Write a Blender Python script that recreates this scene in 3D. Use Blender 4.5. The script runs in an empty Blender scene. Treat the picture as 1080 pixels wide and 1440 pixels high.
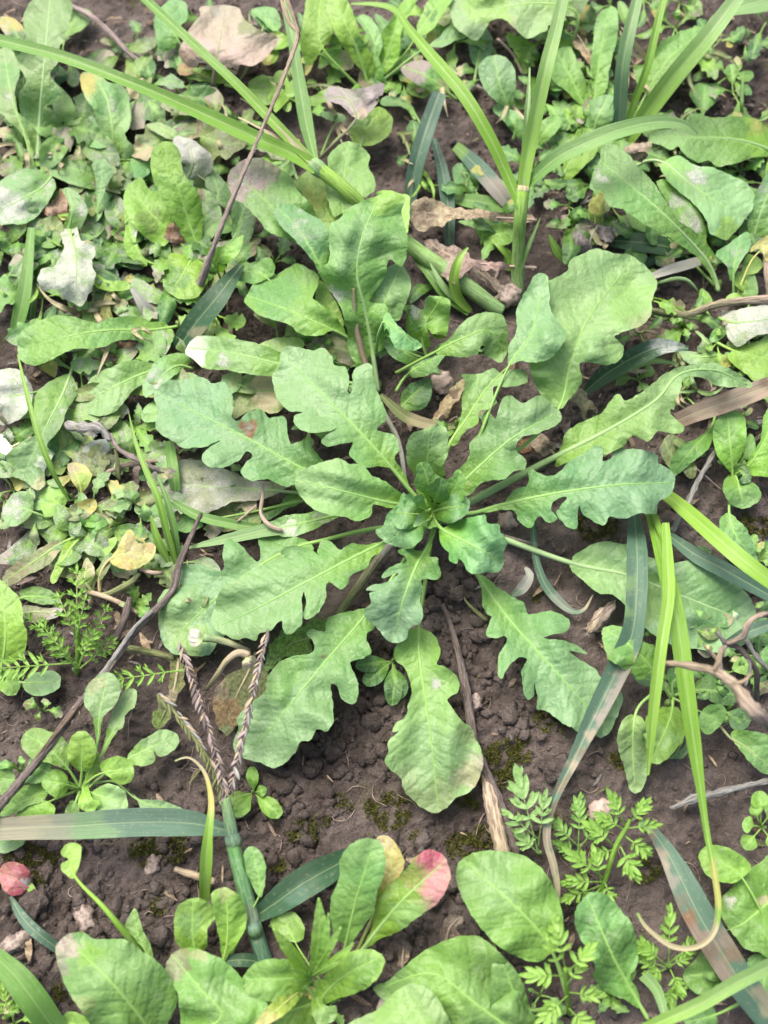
import bpy, bmesh, math, random
import numpy as np
from mathutils import Vector, Matrix, noise
from mathutils.geometry import delaunay_2d_cdt

rnd = random.Random(7)
sc = bpy.context.scene
COL = sc.collection

# ------------------------------------------------------------------ camera
TILT = math.radians(22.0)          # lens axis leans this far from straight down
VFOV = math.radians(50.0)
DIST = 0.485                       # metres from lens to the soil under the rosette
TV = math.tan(VFOV / 2)
cam_d = bpy.data.cameras.new('camera')
cam = bpy.data.objects.new('camera', cam_d)
COL.objects.link(cam)
cam_d.sensor_fit = 'VERTICAL'
cam_d.angle = VFOV
cam_d.clip_start = 0.01
cam_d.clip_end = 200
CAM = Vector((0, -DIST * math.sin(TILT), DIST * math.cos(TILT)))
cam.location = CAM
cam.rotation_euler = (TILT, 0, 0)
cam_d.dof.use_dof = True
cam_d.dof.focus_distance = 0.462
cam_d.dof.aperture_fstop = 6.0
cam_d.lens = cam_d.lens
sc.camera = cam

# ------------------------------------------------------------------ daylight, thin overcast
SUN_EL, SUN_AZ = math.radians(62), math.radians(-35)   # azimuth from +Y, clockwise
world = bpy.data.worlds.new('World'); sc.world = world; world.use_nodes = True
wt = world.node_tree
for n in list(wt.nodes): wt.nodes.remove(n)
sky = wt.nodes.new('ShaderNodeTexSky'); sky.sky_type = 'NISHITA'; sky.sun_disc = False
sky.sun_elevation = SUN_EL; sky.sun_rotation = SUN_AZ
sky.air_density = 0.7; sky.dust_density = 6.0; sky.ozone_density = 0.4
bg = wt.nodes.new('ShaderNodeBackground'); bg.inputs['Strength'].default_value = 0.145
wo = wt.nodes.new('ShaderNodeOutputWorld')
wt.links.new(sky.outputs[0], bg.inputs[0]); wt.links.new(bg.outputs[0], wo.inputs[0])
sl = bpy.data.lights.new('sun', 'SUN'); sl.energy = 1.5; sl.angle = math.radians(30); sl.color = (1.0, 0.95, 0.88)
so = bpy.data.objects.new('sun', sl); COL.objects.link(so)
sd = Vector((math.sin(SUN_AZ) * math.cos(SUN_EL), math.cos(SUN_AZ) * math.cos(SUN_EL), math.sin(SUN_EL)))
so.rotation_euler = (-sd).to_track_quat('-Z', 'Y').to_euler(); so.location = sd * 3
vs = sc.view_settings
vs.view_transform = 'Standard'; vs.look = 'None'; vs.gamma = 1.0; vs.use_curve_mapping = False
vs.exposure = 1.16
sc.cycles.max_bounces = 6; sc.cycles.diffuse_bounces = 3; sc.cycles.glossy_bounces = 2; sc.cycles.transmission_bounces = 3

# ------------------------------------------------------------------ picture point -> place at a given height
CT, ST = math.cos(TILT), math.sin(TILT)
def place(x, y, z):
    """x, y photo pixels (arrays), z height in metres above the soil datum -> (N,3)"""
    x = np.asarray(x, float); y = np.asarray(y, float); z = np.asarray(z, float)
    a = (x - 540) / 720 * TV; b = (720 - y) / 720 * TV
    dx = a; dy = b * CT + ST; dz = b * ST - CT
    k = (z - CAM.z) / dz
    return np.stack([CAM.x + k * dx, CAM.y + k * dy, np.broadcast_to(z, x.shape) + 0 * x], -1)
MM = 0.001
PXMM = 0.335        # roughly one photo pixel at the soil, in millimetres

# ------------------------------------------------------------------ soil relief
def smooth(a, b, v):
    t = np.clip((v - a) / (b - a), 0, 1); return t * t * (3 - 2 * t)
GX0, GX1, GY0, GY1, GD = -0.26, 0.26, -0.27, 0.44, 0.00105
gx = np.arange(GX0, GX1 + 1e-9, GD); gy = np.arange(GY0, GY1 + 1e-9, GD)
CLODDY = [(*place(np.array([q[0]]), np.array([q[1]]), np.array([0.0]))[0][:2], q[2]) for q in ((430, 1030, .035), (200, 1260, .04), (610, 830, .03), (500, 990, .03), (120, 1250, .04), (560, 1290, .03), (120, 1330, .03), (380, 1180, .03), (740, 960, .02))]
def relief(x, y):
    v = Vector((x, y, 0.0))
    h = 5.5 * noise.noise(v * 14) + 3.0 * noise.noise(v * 34 + Vector((3, 1, 5)))
    rough = 0.45 + 0.55 * max(0.0, min(1.0, 0.5 + 1.6 * noise.noise(v * 11 + Vector((9, 4, 2)))))
    for (cx, cy, cr_) in CLODDY: rough = max(rough, 1.25 - 0.8 * math.hypot(x - cx, y - cy) / cr_)
    w = v + Vector((noise.noise(v * 160), noise.noise(v * 160 + Vector((5, 5, 5))), 0)) * 0.0022
    d = noise.voronoi(w * 95)[0]
    d3 = noise.voronoi(w * 48)[0]; h += rough * 5.0 * (0.42 - min(d3[0], 0.75))
    h += rough * 3.6 * (0.42 - min(d[0], 0.75))
    d2 = noise.voronoi(w * 230)[0]
    h += rough * 2.2 * (0.42 - min(d2[0], 0.75))
    h += rough * (2.2 * noise.noise(v * 210) + 2.0 * noise.noise(v * 420)) + 0.8 * noise.noise(v * 800)
    return h * MM
GH = np.array([[relief(x, y) for x in gx] for y in gy])
def ground(x, y):
    fx = np.clip((np.asarray(x) - GX0) / GD, 0, len(gx) - 1.001); fy = np.clip((np.asarray(y) - GY0) / GD, 0, len(gy) - 1.001)
    i = fx.astype(int); j = fy.astype(int); u = fx - i; w = fy - j
    return (GH[j, i] * (1 - u) * (1 - w) + GH[j, i + 1] * u * (1 - w) + GH[j + 1, i] * (1 - u) * w + GH[j + 1, i + 1] * u * w)
def lay(x, y, hmm, gap=0.8):
    """place at height hmm (millimetres above datum) but never sunk in the soil"""
    p = place(x, y, np.asarray(hmm, float) * MM)
    for _ in range(3):
        z = np.maximum(p[:, 2], ground(p[:, 0], p[:, 1]) + gap * MM)
        p = place(x, y, z)
    return p

# ------------------------------------------------------------------ object helpers
def link(name, me, mat, parent=None, loc=None):
    o = bpy.data.objects.new(name, me); COL.objects.link(o)
    if mat is not None and len(me.materials) == 0: me.materials.append(mat)
    if parent is not None: o.parent = parent
    if loc is not None: o.location = loc
    return o
def mesh(name, V, F, smooth_=True):
    me = bpy.data.meshes.new(name)
    me.from_pydata([tuple(v) for v in V], [], [tuple(f) for f in F]); me.update()
    if smooth_: me.polygons.foreach_set('use_smooth', [True] * len(me.polygons))
    return me
def thing(name, label, cat, loc=(0, 0, 0), group=None):
    o = bpy.data.objects.new(name, None); COL.objects.link(o)
    o.empty_display_size = 0.01; o.location = loc
    tag(o, label, cat, group); return o
def tag(o, label, cat, group=None):
    o['label'] = label; o['category'] = cat
    if group: o['group'] = group
    return o

# ------------------------------------------------------------------ materials
def NN(t, kind, **kw):
    n = t.nodes.new(kind)
    for k, v in kw.items(): setattr(n, k, v)
    return n
def mathn(t, op, a, b=None, c=None, clamp=False):
    n = t.nodes.new('ShaderNodeMath'); n.operation = op; n.use_clamp = clamp
    for i, v in enumerate((a, b, c)):
        if v is None: continue
        if isinstance(v, (int, float)): n.inputs[i].default_value = v
        else: t.links.new(v, n.inputs[i])
    return n.outputs[0]
def mixc(t, f, a, b, mode='MIX'):
    n = t.nodes.new('ShaderNodeMix'); n.data_type = 'RGBA'; n.blend_type = mode
    for i, v in ((0, f), (6, a), (7, b)):
        if isinstance(v, (int, float)): n.inputs[i].default_value = v
        elif isinstance(v, tuple): n.inputs[i].default_value = (*v, 1) if len(v) == 3 else v
        else: t.links.new(v, n.inputs[i])
    return n.outputs[2]
def ramp(t, v, a, b):
    n = t.nodes.new('ShaderNodeMapRange'); n.interpolation_type = 'SMOOTHSTEP'
    t.links.new(v, n.inputs[0]); n.inputs[1].default_value = a; n.inputs[2].default_value = b
    return n.outputs[0]
def noisen(t, vec, scale, detail=3, rough=0.55):
    n = t.nodes.new('ShaderNodeTexNoise'); n.inputs['Scale'].default_value = scale
    n.inputs['Detail'].default_value = detail; n.inputs['Roughness'].default_value = rough
    if vec is not None: t.links.new(vec, n.inputs['Vector'])
    return n.outputs[0]
def newmat(name):
    m = bpy.data.materials.new(name); m.use_nodes = True; t = m.node_tree
    for n in list(t.nodes): t.nodes.remove(n)
    return m, t, t.nodes.new('ShaderNodeOutputMaterial')
def attr(t, name):
    n = t.nodes.new('ShaderNodeAttribute'); n.attribute_name = name; return n
def bumpn(t, h, dist, strength=1.0, nrm=None):
    n = t.nodes.new('ShaderNodeBump'); n.inputs['Distance'].default_value = dist; n.inputs['Strength'].default_value = strength
    t.links.new(h, n.inputs['Height'])
    if nrm is not None: t.links.new(nrm, n.inputs['Normal'])
    return n.outputs[0]

def stained(t, tint, nz, lo=0.30, hi=0.70):
    s = attr(t, 'stain')
    f = ramp(t, mathn(t, 'ADD', s.outputs['Alpha'], mathn(t, 'MULTIPLY', nz, 0.9)), lo, hi)
    return mixc(t, f, tint, s.outputs['Color'])
def leaf_material():
    m, t, out = newmat('leaf'); L = t.links
    tint = attr(t, 'tint').outputs['Color']; dust = attr(t, 'dust').outputs['Fac']; al = attr(t, 'along').outputs['Fac']
    uv = attr(t, 'leafuv').outputs['Vector']
    sep = NN(t, 'ShaderNodeSeparateXYZ'); L.new(uv, sep.inputs[0])
    u, v, seed = sep.outputs[0], sep.outputs[1], sep.outputs[2]
    av = mathn(t, 'ABSOLUTE', v)
    ob = NN(t, 'ShaderNodeVectorMath', operation='MULTIPLY_ADD'); L.new(NN(t, 'ShaderNodeTexCoord').outputs['Object'], ob.inputs[0])
    ob.inputs[1].default_value = (1000, 1000, 1000)
    cs = NN(t, 'ShaderNodeCombineXYZ'); L.new(seed, cs.inputs[0]); L.new(seed, cs.inputs[1]); L.new(cs.outputs[0], ob.inputs[2])
    ob = ob.outputs[0]
    n1 = noisen(t, ob, 0.16, 3); n2 = noisen(t, ob, 0.9, 3); n3 = noisen(t, ob, 3.2, 2)
    tint = stained(t, tint, mathn(t, 'ADD', mathn(t, 'MULTIPLY', noisen(t, ob, 0.45, 4, 0.65), 1.0), -0.5))
    # blotchy green
    c = mixc(t, mathn(t, 'MULTIPLY', ramp(t, n1, 0.40, 0.66), 0.30), tint, (0.66, 0.78, 0.50), 'MULTIPLY')
    c = mixc(t, mathn(t, 'MULTIPLY', ramp(t, n2, 0.50, 0.75), 0.22), c, (0.24, 0.44, 0.10))
    # side veins
    ph = mathn(t, 'ADD', mathn(t, 'SUBTRACT', u, mathn(t, 'MULTIPLY', av, 0.75)), mathn(t, 'MULTIPLY', n1, 5.0))
    sidev = mathn(t, 'MULTIPLY', mathn(t, 'SIGN', v), 2.3)
    ph = mathn(t, 'DIVIDE', mathn(t, 'ADD', ph, sidev), 7.5)
    fr = mathn(t, 'ABSOLUTE', mathn(t, 'SUBTRACT', mathn(t, 'FRACT', ph), 0.5))
    vein = mathn(t, 'SUBTRACT', 1.0, ramp(t, fr, 0.0, 0.055))
    vo = NN(t, 'ShaderNodeTexVoronoi', feature='DISTANCE_TO_EDGE'); vo.inputs['Scale'].default_value = 0.42
    L.new(ob, vo.inputs['Vector'])
    net = mathn(t, 'SUBTRACT', 1.0, ramp(t, vo.outputs['Distance'], 0.0, 0.10))
    c = mixc(t, mathn(t, 'MULTIPLY', vein, 0.20), c, (0.30, 0.50, 0.20))
    c = mixc(t, mathn(t, 'MULTIPLY', net, 0.10), c, (0.40, 0.50, 0.26))
    wr = mathn(t, 'ADD', 0.30, mathn(t, 'MULTIPLY', mathn(t, 'SUBTRACT', 1.0, al), 1.5))
    rib = mathn(t, 'SUBTRACT', 1.0, ramp(t, mathn(t, 'DIVIDE', av, wr), 0.45, 1.3))
    c = mixc(t, mathn(t, 'MULTIPLY', rib, 0.42), c, (0.27, 0.48, 0.12))
    # specks of soil, pale dust
    n4 = noisen(t, ob, 1.7, 1); c = mixc(t, mathn(t, 'MULTIPLY', ramp(t, n4, 0.76, 0.80), 0.6), c, (0.07, 0.06, 0.04))
    n6 = noisen(t, ob, 2.9, 1); c = mixc(t, mathn(t, 'MULTIPLY', mathn(t, 'MULTIPLY', ramp(t, n6, 0.71, 0.76), ramp(t, n1, 0.45, 0.6)), 0.6), c, (0.6, 0.63, 0.55))
    n5 = noisen(t, ob, 2.1, 2, 0.7)
    dm = mathn(t, 'ADD', mathn(t, 'MULTIPLY', dust, 0.62), mathn(t, 'MULTIPLY', mathn(t, 'SUBTRACT', mathn(t, 'ADD', n5, mathn(t, 'MULTIPLY', n1, 1.2)), 1.1), 1.1))
    dm = ramp(t, dm, 0.20, 0.66)
    dcol = mixc(t, ramp(t, n3, 0.4, 0.65), (0.40, 0.41, 0.36), (0.72, 0.73, 0.68))
    c = mixc(t, mathn(t, 'MULTIPLY', dm, 0.82), c, dcol)
    big = noisen(t, ob, 0.22, 2)
    hq = mathn(t, 'ADD', mathn(t, 'MULTIPLY', ramp(t, fr, 0.0, 0.30), 0.55), mathn(t, 'MULTIPLY', big, 3.2))
    hq = mathn(t, 'ADD', hq, mathn(t, 'ADD', mathn(t, 'MULTIPLY', n2, 0.30), mathn(t, 'MULTIPLY', ramp(t, vo.outputs['Distance'], 0.0, 0.25), 0.10)))
    hq = mathn(t, 'ADD', hq, mathn(t, 'MULTIPLY', mathn(t, 'MULTIPLY', dm, n5), 0.9))
    nb = bumpn(t, hq, 0.00075, 0.55)
    p = NN(t, 'ShaderNodeBsdfPrincipled'); L.new(c, p.inputs['Base Color']); L.new(nb, p.inputs['Normal'])
    L.new(mathn(t, 'ADD', 0.36, mathn(t, 'MULTIPLY', n2, 0.24)), p.inputs['Roughness'])
    p.inputs['Specular IOR Level'].default_value = 0.42
    tr = NN(t, 'ShaderNodeBsdfTranslucent'); L.new(mixc(t, 1.0, c, (0.95, 1.0, 0.45), 'MULTIPLY'), tr.inputs[0]); L.new(nb, tr.inputs['Normal'])
    mx = NN(t, 'ShaderNodeMixShader'); mx.inputs[0].default_value = 0.27
    L.new(p.outputs[0], mx.inputs[1]); L.new(tr.outputs[0], mx.inputs[2]); L.new(mx.outputs[0], out.inputs[0])
    return m
def blade_material():
    m, t, out = newmat('grass_blade'); L = t.links
    tint = attr(t, 'tint').outputs['Color']; dust = attr(t, 'dust').outputs['Fac']
    uv = attr(t, 'leafuv').outputs['Vector']
    mp = NN(t, 'ShaderNodeMapping'); mp.inputs['Scale'].default_value = (0.03, 2.2, 1); L.new(uv, mp.inputs[0])
    st = noisen(t, mp.outputs[0], 1.0, 3, 0.6); n2 = noisen(t, uv, 0.5, 3)
    mq = NN(t, 'ShaderNodeMapping'); mq.inputs['Scale'].default_value = (0.16, 0.6, 1); L.new(uv, mq.inputs[0])
    tint = stained(t, tint, mathn(t, 'ADD', noisen(t, mq.outputs[0], 1.0, 4, 0.7), -0.5), 0.15, 0.95)
    sv = NN(t, 'ShaderNodeSeparateXYZ'); L.new(uv, sv.inputs[0])
    lines = mathn(t, 'ABSOLUTE', mathn(t, 'SINE', mathn(t, 'MULTIPLY', sv.outputs[1], 7.0)))
    keel = mathn(t, 'SUBTRACT', 1.0, ramp(t, mathn(t, 'ABSOLUTE', sv.outputs[1]), 0.10, 0.45))
    c = mixc(t, mathn(t, 'MULTIPLY', ramp(t, st, 0.42, 0.62), 0.38), tint, (0.45, 0.58, 0.40), 'MULTIPLY')
    c = mixc(t, mathn(t, 'MULTIPLY', ramp(t, n2, 0.56, 0.7), 0.22), c, (0.36, 0.38, 0.22))
    c = mixc(t, mathn(t, 'MULTIPLY', lines, 0.22), c, (0.50, 0.60, 0.45), 'MULTIPLY')
    c = mixc(t, mathn(t, 'MULTIPLY', keel, 0.35), c, (0.38, 0.48, 0.24))
    dm = ramp(t, mathn(t, 'ADD', mathn(t, 'MULTIPLY', dust, 0.75), mathn(t, 'MULTIPLY', mathn(t, 'SUBTRACT', mathn(t, 'ADD', n2, st), 1.0), 0.8)), 0.22, 0.95)
    c = mixc(t, mathn(t, 'MULTIPLY', dm, 0.8), c, (0.55, 0.57, 0.54))
    nb = bumpn(t, mathn(t, 'ADD', mathn(t, 'MULTIPLY', lines, 0.35), mathn(t, 'ADD', st, mathn(t, 'MULTIPLY', n2, 0.5))), 0.00035, 0.7)
    p = NN(t, 'ShaderNodeBsdfPrincipled'); L.new(c, p.inputs['Base Color']); L.new(nb, p.inputs['Normal'])
    p.inputs['Roughness'].default_value = 0.42; p.inputs['Specular IOR Level'].default_value = 0.45
    tr = NN(t, 'ShaderNodeBsdfTranslucent'); L.new(c, tr.inputs[0])
    mx = NN(t, 'ShaderNodeMixShader'); mx.inputs[0].default_value = 0.2
    L.new(p.outputs[0], mx.inputs[1]); L.new(tr.outputs[0], mx.inputs[2]); L.new(mx.outputs[0], out.inputs[0])
    return m
def stem_material(name='stalk', bump=0.0007, dark=0.55):
    """stalks, ribs, twigs: colour from the mesh, streaked along the length"""
    m, t, out = newmat(name); L = t.links
    tint = attr(t, 'tint').outputs['Color']; uv = attr(t, 'leafuv').outputs['Vector']
    mp = NN(t, 'ShaderNodeMapping'); mp.inputs['Scale'].default_value = (0.12, 1.6, 1); L.new(uv, mp.inputs[0])
    st = noisen(t, mp.outputs[0], 1.0, 4, 0.65); n2 = noisen(t, uv, 0.6, 3)
    c = mixc(t, mathn(t, 'MULTIPLY', ramp(t, st, 0.45, 0.6), dark), tint, (0.35, 0.34, 0.32), 'MULTIPLY')
    c = mixc(t, mathn(t, 'MULTIPLY', ramp(t, n2, 0.55, 0.7), 0.25), c, (0.42, 0.40, 0.34))
    p = NN(t, 'ShaderNodeBsdfPrincipled'); L.new(c, p.inputs['Base Color'])
    L.new(bumpn(t, st, bump, 0.9), p.inputs['Normal']); p.inputs['Roughness'].default_value = 0.6
    p.inputs['Specular IOR Level'].default_value = 0.35
    L.new(p.outputs[0], out.inputs[0]); return m
def dry_material():
    m, t, out = newmat('dry_leaf'); L = t.links
    tint = attr(t, 'tint').outputs['Color']; uv = attr(t, 'leafuv').outputs['Vector']
    tint = stained(t, tint, mathn(t, 'ADD', noisen(t, uv, 0.45, 4, 0.65), -0.5))
    n1 = noisen(t, uv, 0.5, 5, 0.7); n2 = noisen(t, uv, 2.0, 3)
    c = mixc(t, ramp(t, n1, 0.38, 0.62), mixc(t, 1.0, tint, (0.55, 0.5, 0.45), 'MULTIPLY'), tint)
    c = mixc(t, mathn(t, 'MULTIPLY', ramp(t, n2, 0.56, 0.7), 0.35), c, (0.5, 0.45, 0.38))
    p = NN(t, 'ShaderNodeBsdfPrincipled'); L.new(c, p.inputs['Base Color'])
    L.new(bumpn(t, n1, 0.0016, 1.0), p.inputs['Normal']); p.inputs['Roughness'].default_value = 0.75
    tr = NN(t, 'ShaderNodeBsdfTranslucent'); L.new(c, tr.inputs[0])
    mx = NN(t, 'ShaderNodeMixShader'); mx.inputs[0].default_value = 0.15
    L.new(p.outputs[0], mx.inputs[1]); L.new(tr.outputs[0], mx.inputs[2]); L.new(mx.outputs[0], out.inputs[0])
    return m
def soil_material():
    m, t, out = newmat('soil'); L = t.links
    co = NN(t, 'ShaderNodeTexCoord').outputs['Object']
    n1 = noisen(t, co, 22, 4); n2 = noisen(t, co, 160, 5, 0.65); n3 = noisen(t, co, 900, 3, 0.7); n4 = noisen(t, co, 48, 3)
    c = mixc(t, ramp(t, n1, 0.35, 0.65), (0.050, 0.038, 0.031), (0.118, 0.096, 0.084))
    c = mixc(t, mathn(t, 'MULTIPLY', ramp(t, n2, 0.40, 0.66), 0.6), c, (0.165, 0.135, 0.122))
    c = mixc(t, mathn(t, 'MULTIPLY', ramp(t, n3, 0.58, 0.72), 0.55), c, (0.29, 0.25, 0.225))
    c = mixc(t, mathn(t, 'MULTIPLY', ramp(t, n3, 0.44, 0.30), 0.55), c, (0.028, 0.020, 0.017))
    n7 = noisen(t, co, 13, 5, 0.6); c = mixc(t, mathn(t, 'MULTIPLY', ramp(t, n7, 0.50, 0.66), 0.55), c, (0.175, 0.150, 0.134))
    c = mixc(t, mathn(t, 'MULTIPLY', ramp(t, n7, 0.46, 0.34), 0.5), c, (0.040, 0.030, 0.024))
    mossy = mathn(t, 'MULTIPLY', ramp(t, n4, 0.60, 0.72), ramp(t, n2, 0.42, 0.55))
    c = mixc(t, mathn(t, 'MULTIPLY', mossy, 0.55), c, (0.065, 0.075, 0.016))
    h = mathn(t, 'ADD', mathn(t, 'MULTIPLY', n2, 1.0), mathn(t, 'MULTIPLY', n3, 0.6))
    p = NN(t, 'ShaderNodeBsdfPrincipled'); L.new(c, p.inputs['Base Color'])
    L.new(bumpn(t, h, 0.003, 1.0), p.inputs['Normal'])
    L.new(mathn(t, 'ADD', 0.62, mathn(t, 'MULTIPLY', n1, 0.3)), p.inputs['Roughness'])
    p.inputs['Specular IOR Level'].default_value = 0.3
    L.new(p.outputs[0], out.inputs[0]); return m
def plain(name, col, col2=None, scale=200, rough=0.7):
    m, t, out = newmat(name); L = t.links
    co = NN(t, 'ShaderNodeTexCoord').outputs['Object']
    n = noisen(t, co, scale, 4, 0.65)
    c = mixc(t, ramp(t, n, 0.38, 0.64), col, col2 or tuple(x * 0.6 for x in col))
    p = NN(t, 'ShaderNodeBsdfPrincipled'); L.new(c, p.inputs['Base Color']); p.inputs['Roughness'].default_value = rough
    L.new(bumpn(t, n, 0.001, 0.8), p.inputs['Normal']); L.new(p.outputs[0], out.inputs[0]); return m
M_LEAF = leaf_material(); M_BLADE = blade_material(); M_STEM = stem_material(); M_RIB = stem_material('midrib', 0.0001, 0.10); M_BARK = stem_material('bark', 0.0016, 0.85); M_DRY = dry_material(); M_SOIL = soil_material()
M_MOSS = plain('moss', (0.14, 0.15, 0.022), (0.05, 0.058, 0.010), 700)
M_STONE = plain('stone', (0.42, 0.33, 0.28), (0.30, 0.23, 0.19), 250)
M_PALE = plain('pale_crumb', (0.34, 0.28, 0.24), (0.13, 0.10, 0.08), 420)
M_FIBRE = plain('root_fibre', (0.38, 0.30, 0.24), (0.22, 0.16, 0.12), 150)

C = dict(mint=(.250, .400, .225), blue=(.120, .295, .088), green=(.145, .305, .064), bright=(.190, .370, .042), lime=(.255, .45, .065), pale=(.215, .360, .140),
         yellow=(.50, .42, .13), dark=(.045, .115, .055), deep=(.050, .150, .034), olive=(.19, .22, .085), purple=(.29, .225, .225),
         pink=(.47, .20, .22), red=(.40, .085, .14), brown=(.21, .15, .105), straw=(.48, .39, .26), white=(.62, .64, .60),
         grey=(.33, .33, .30), bluegrass=(.10, .19, .13), rust=(.29, .13, .065), twig=(.16, .13, .115), mauve=(.37, .30, .275),
         rib=(.31, .50, .13), ribpale=(.36, .50, .25), ribred=(.30, .22, .18), tan=(.43, .34, .26), black=(.02, .018, .012))
def lin(c): return np.array(C[c] if isinstance(c, str) else c, float)

# ------------------------------------------------------------------ curves
def cr(P, step, closed=False):
    """Catmull-Rom through P (N,k), resampled about every `step` in the first two axes"""
    P = np.asarray(P, float); n = len(P); outp = []
    segs = n if closed else n - 1
    for i in range(segs):
        if closed: p0, p1, p2, p3 = P[i - 1], P[i], P[(i + 1) % n], P[(i + 2) % n]
        else: p0, p1, p2, p3 = P[max(i - 1, 0)], P[i], P[i + 1], P[min(i + 2, n - 1)]
        k = max(1, int(round(np.linalg.norm((p2 - p1)[:2]) / step)))
        for j in range(k):
            s = j / k; s2, s3 = s * s, s * s * s
            outp.append(0.5 * (2 * p1 + (p2 - p0) * s + (2 * p0 - 5 * p1 + 4 * p2 - p3) * s2 + (3 * p1 - p0 - 3 * p2 + p3) * s3))
    if not closed: outp.append(P[-1])
    return np.array(outp)
def interp1(h, t):
    h = np.asarray(h, float)
    d = cr(np.stack([np.linspace(0, 1, len(h)), np.zeros(len(h)), h], -1), 0.02) if len(h) > 2 else np.stack([np.linspace(0, 1, len(h)), np.zeros(len(h)), h], -1)
    return np.interp(t, d[:, 0], d[:, 2])
CROPS = dict(F=(0, 0, 1.0), W=(200, 450, 2.7), E=(560, 500, 2.7), SW=(200, 740, 2.7), SE=(500, 760, 2.7), N=(320, 180, 2.7), NE=(680, 180, 2.7))
for r, yy in zip('ABCD', (0, 350, 700, 1060)):
    for q, xx in zip('123', (0, 350, 700)): CROPS[r + q] = (xx, yy, 1080 / 380)
def pts(s, crop='F'):
    x0, y0, k = CROPS[crop]
    a = np.array([float(v) for v in s.replace(',', ' ').split()]).reshape(-1, 2) if isinstance(s, str) else np.asarray(s, float).reshape(-1, 2)
    return np.stack([x0 + a[:, 0] / k, y0 + a[:, 1] / k], -1)
def inside(P, Q):
    x, y = Q[:, 0], Q[:, 1]; c = np.zeros(len(Q), bool); j = len(P) - 1
    for i in range(len(P)):
        xi, yi = P[i]; xj, yj = P[j]
        if yi != yj: c ^= ((yi > y) != (yj > y)) & (x < (xj - xi) * (y - yi) / (yj - yi) + xi)
        j = i
    return c
def project(M, Q):
    """arc length and signed distance of Q to the polyline M"""
    A, B = M[:-1], M[1:]; D = B - A; L2 = (D ** 2).sum(1) + 1e-9; ln = np.sqrt(L2); cum = np.concatenate([[0], np.cumsum(ln)])
    hi = np.ones(len(A)); hi[-1] = 60.0
    w = Q[:, None, :] - A[None]; s = np.clip((w * D[None]).sum(2) / L2, 0, hi[None])
    off = w - s[..., None] * D[None]; d2 = (off ** 2).sum(2); k = d2.argmin(1); ii = np.arange(len(Q))
    side = np.sign(D[k, 0] * w[ii, k, 1] - D[k, 1] * w[ii, k, 0]); side[side == 0] = 1
    return (cum[k] + s[ii, k] * ln[k]) / cum[-1], np.sqrt(d2[ii, k]) * side, cum[-1]
def setattrs(me, tint, dust, luv, stain=None, along=None):
    n = len(me.vertices)
    if stain is None: stain = np.concatenate([np.asarray(tint, float), np.zeros((n, 1))], 1)
    if True:
        a = me.attributes.new('stain', 'FLOAT_COLOR', 'POINT'); a.data.foreach_set('color', np.asarray(stain, np.float32).ravel())
    if along is not None:
        a = me.attributes.new('along', 'FLOAT', 'POINT'); a.data.foreach_set('value', np.asarray(along, np.float32))
    a = me.attributes.new('tint', 'FLOAT_COLOR', 'POINT'); a.data.foreach_set('color', np.concatenate([tint, np.ones((n, 1))], 1).astype(np.float32).ravel())
    a = me.attributes.new('dust', 'FLOAT', 'POINT'); a.data.foreach_set('value', np.asarray(dust, np.float32))
    a = me.attributes.new('leafuv', 'FLOAT_VECTOR', 'POINT'); a.data.foreach_set('vector', np.asarray(luv, np.float32).ravel())

def paint(Q, t, base, patches, ybase=0.0, d=None, tip_sheen=0.0):
    """colour of the blade at photo points Q: base green, yellower towards its foot, painted sky sheen towards its tip, and stained patches"""
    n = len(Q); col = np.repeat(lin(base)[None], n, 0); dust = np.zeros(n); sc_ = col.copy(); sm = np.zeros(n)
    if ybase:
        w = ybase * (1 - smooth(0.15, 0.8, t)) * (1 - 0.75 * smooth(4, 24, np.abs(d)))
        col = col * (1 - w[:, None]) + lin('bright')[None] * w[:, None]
    if tip_sheen:
        w = tip_sheen * smooth(0.35, 0.95, t); col = col * (1 - w[:, None]) + lin('mint')[None] * w[:, None]  # pale sky sheen painted into the colour towards the leaf tip
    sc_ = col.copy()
    for (x, y, r, c, *k) in patches:
        k = k[0] if k else 0.9
        dd = np.hypot(Q[:, 0] - x, Q[:, 1] - y)
        ang = np.arctan2(Q[:, 1] - y, Q[:, 0] - x)
        rr = r * (1 + 0.22 * np.sin(3 * ang + x) + 0.12 * np.sin(7 * ang + y))
        w = 1 - smooth(0.35, 1.25, dd / rr)
        if c == 'dust': dust = np.maximum(dust, w * k)
        else:
            tg = col * (1 - k) + lin(c)[None] * k; a = (w / np.maximum(w + sm * (1 - w), 1e-6))[:, None]
            sc_ = np.where(w[:, None] > 0, sc_ * (1 - a) + tg * a, sc_); sm = np.maximum(sm, w)
    return col, dust, np.concatenate([sc_, sm[:, None]], 1)

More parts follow.
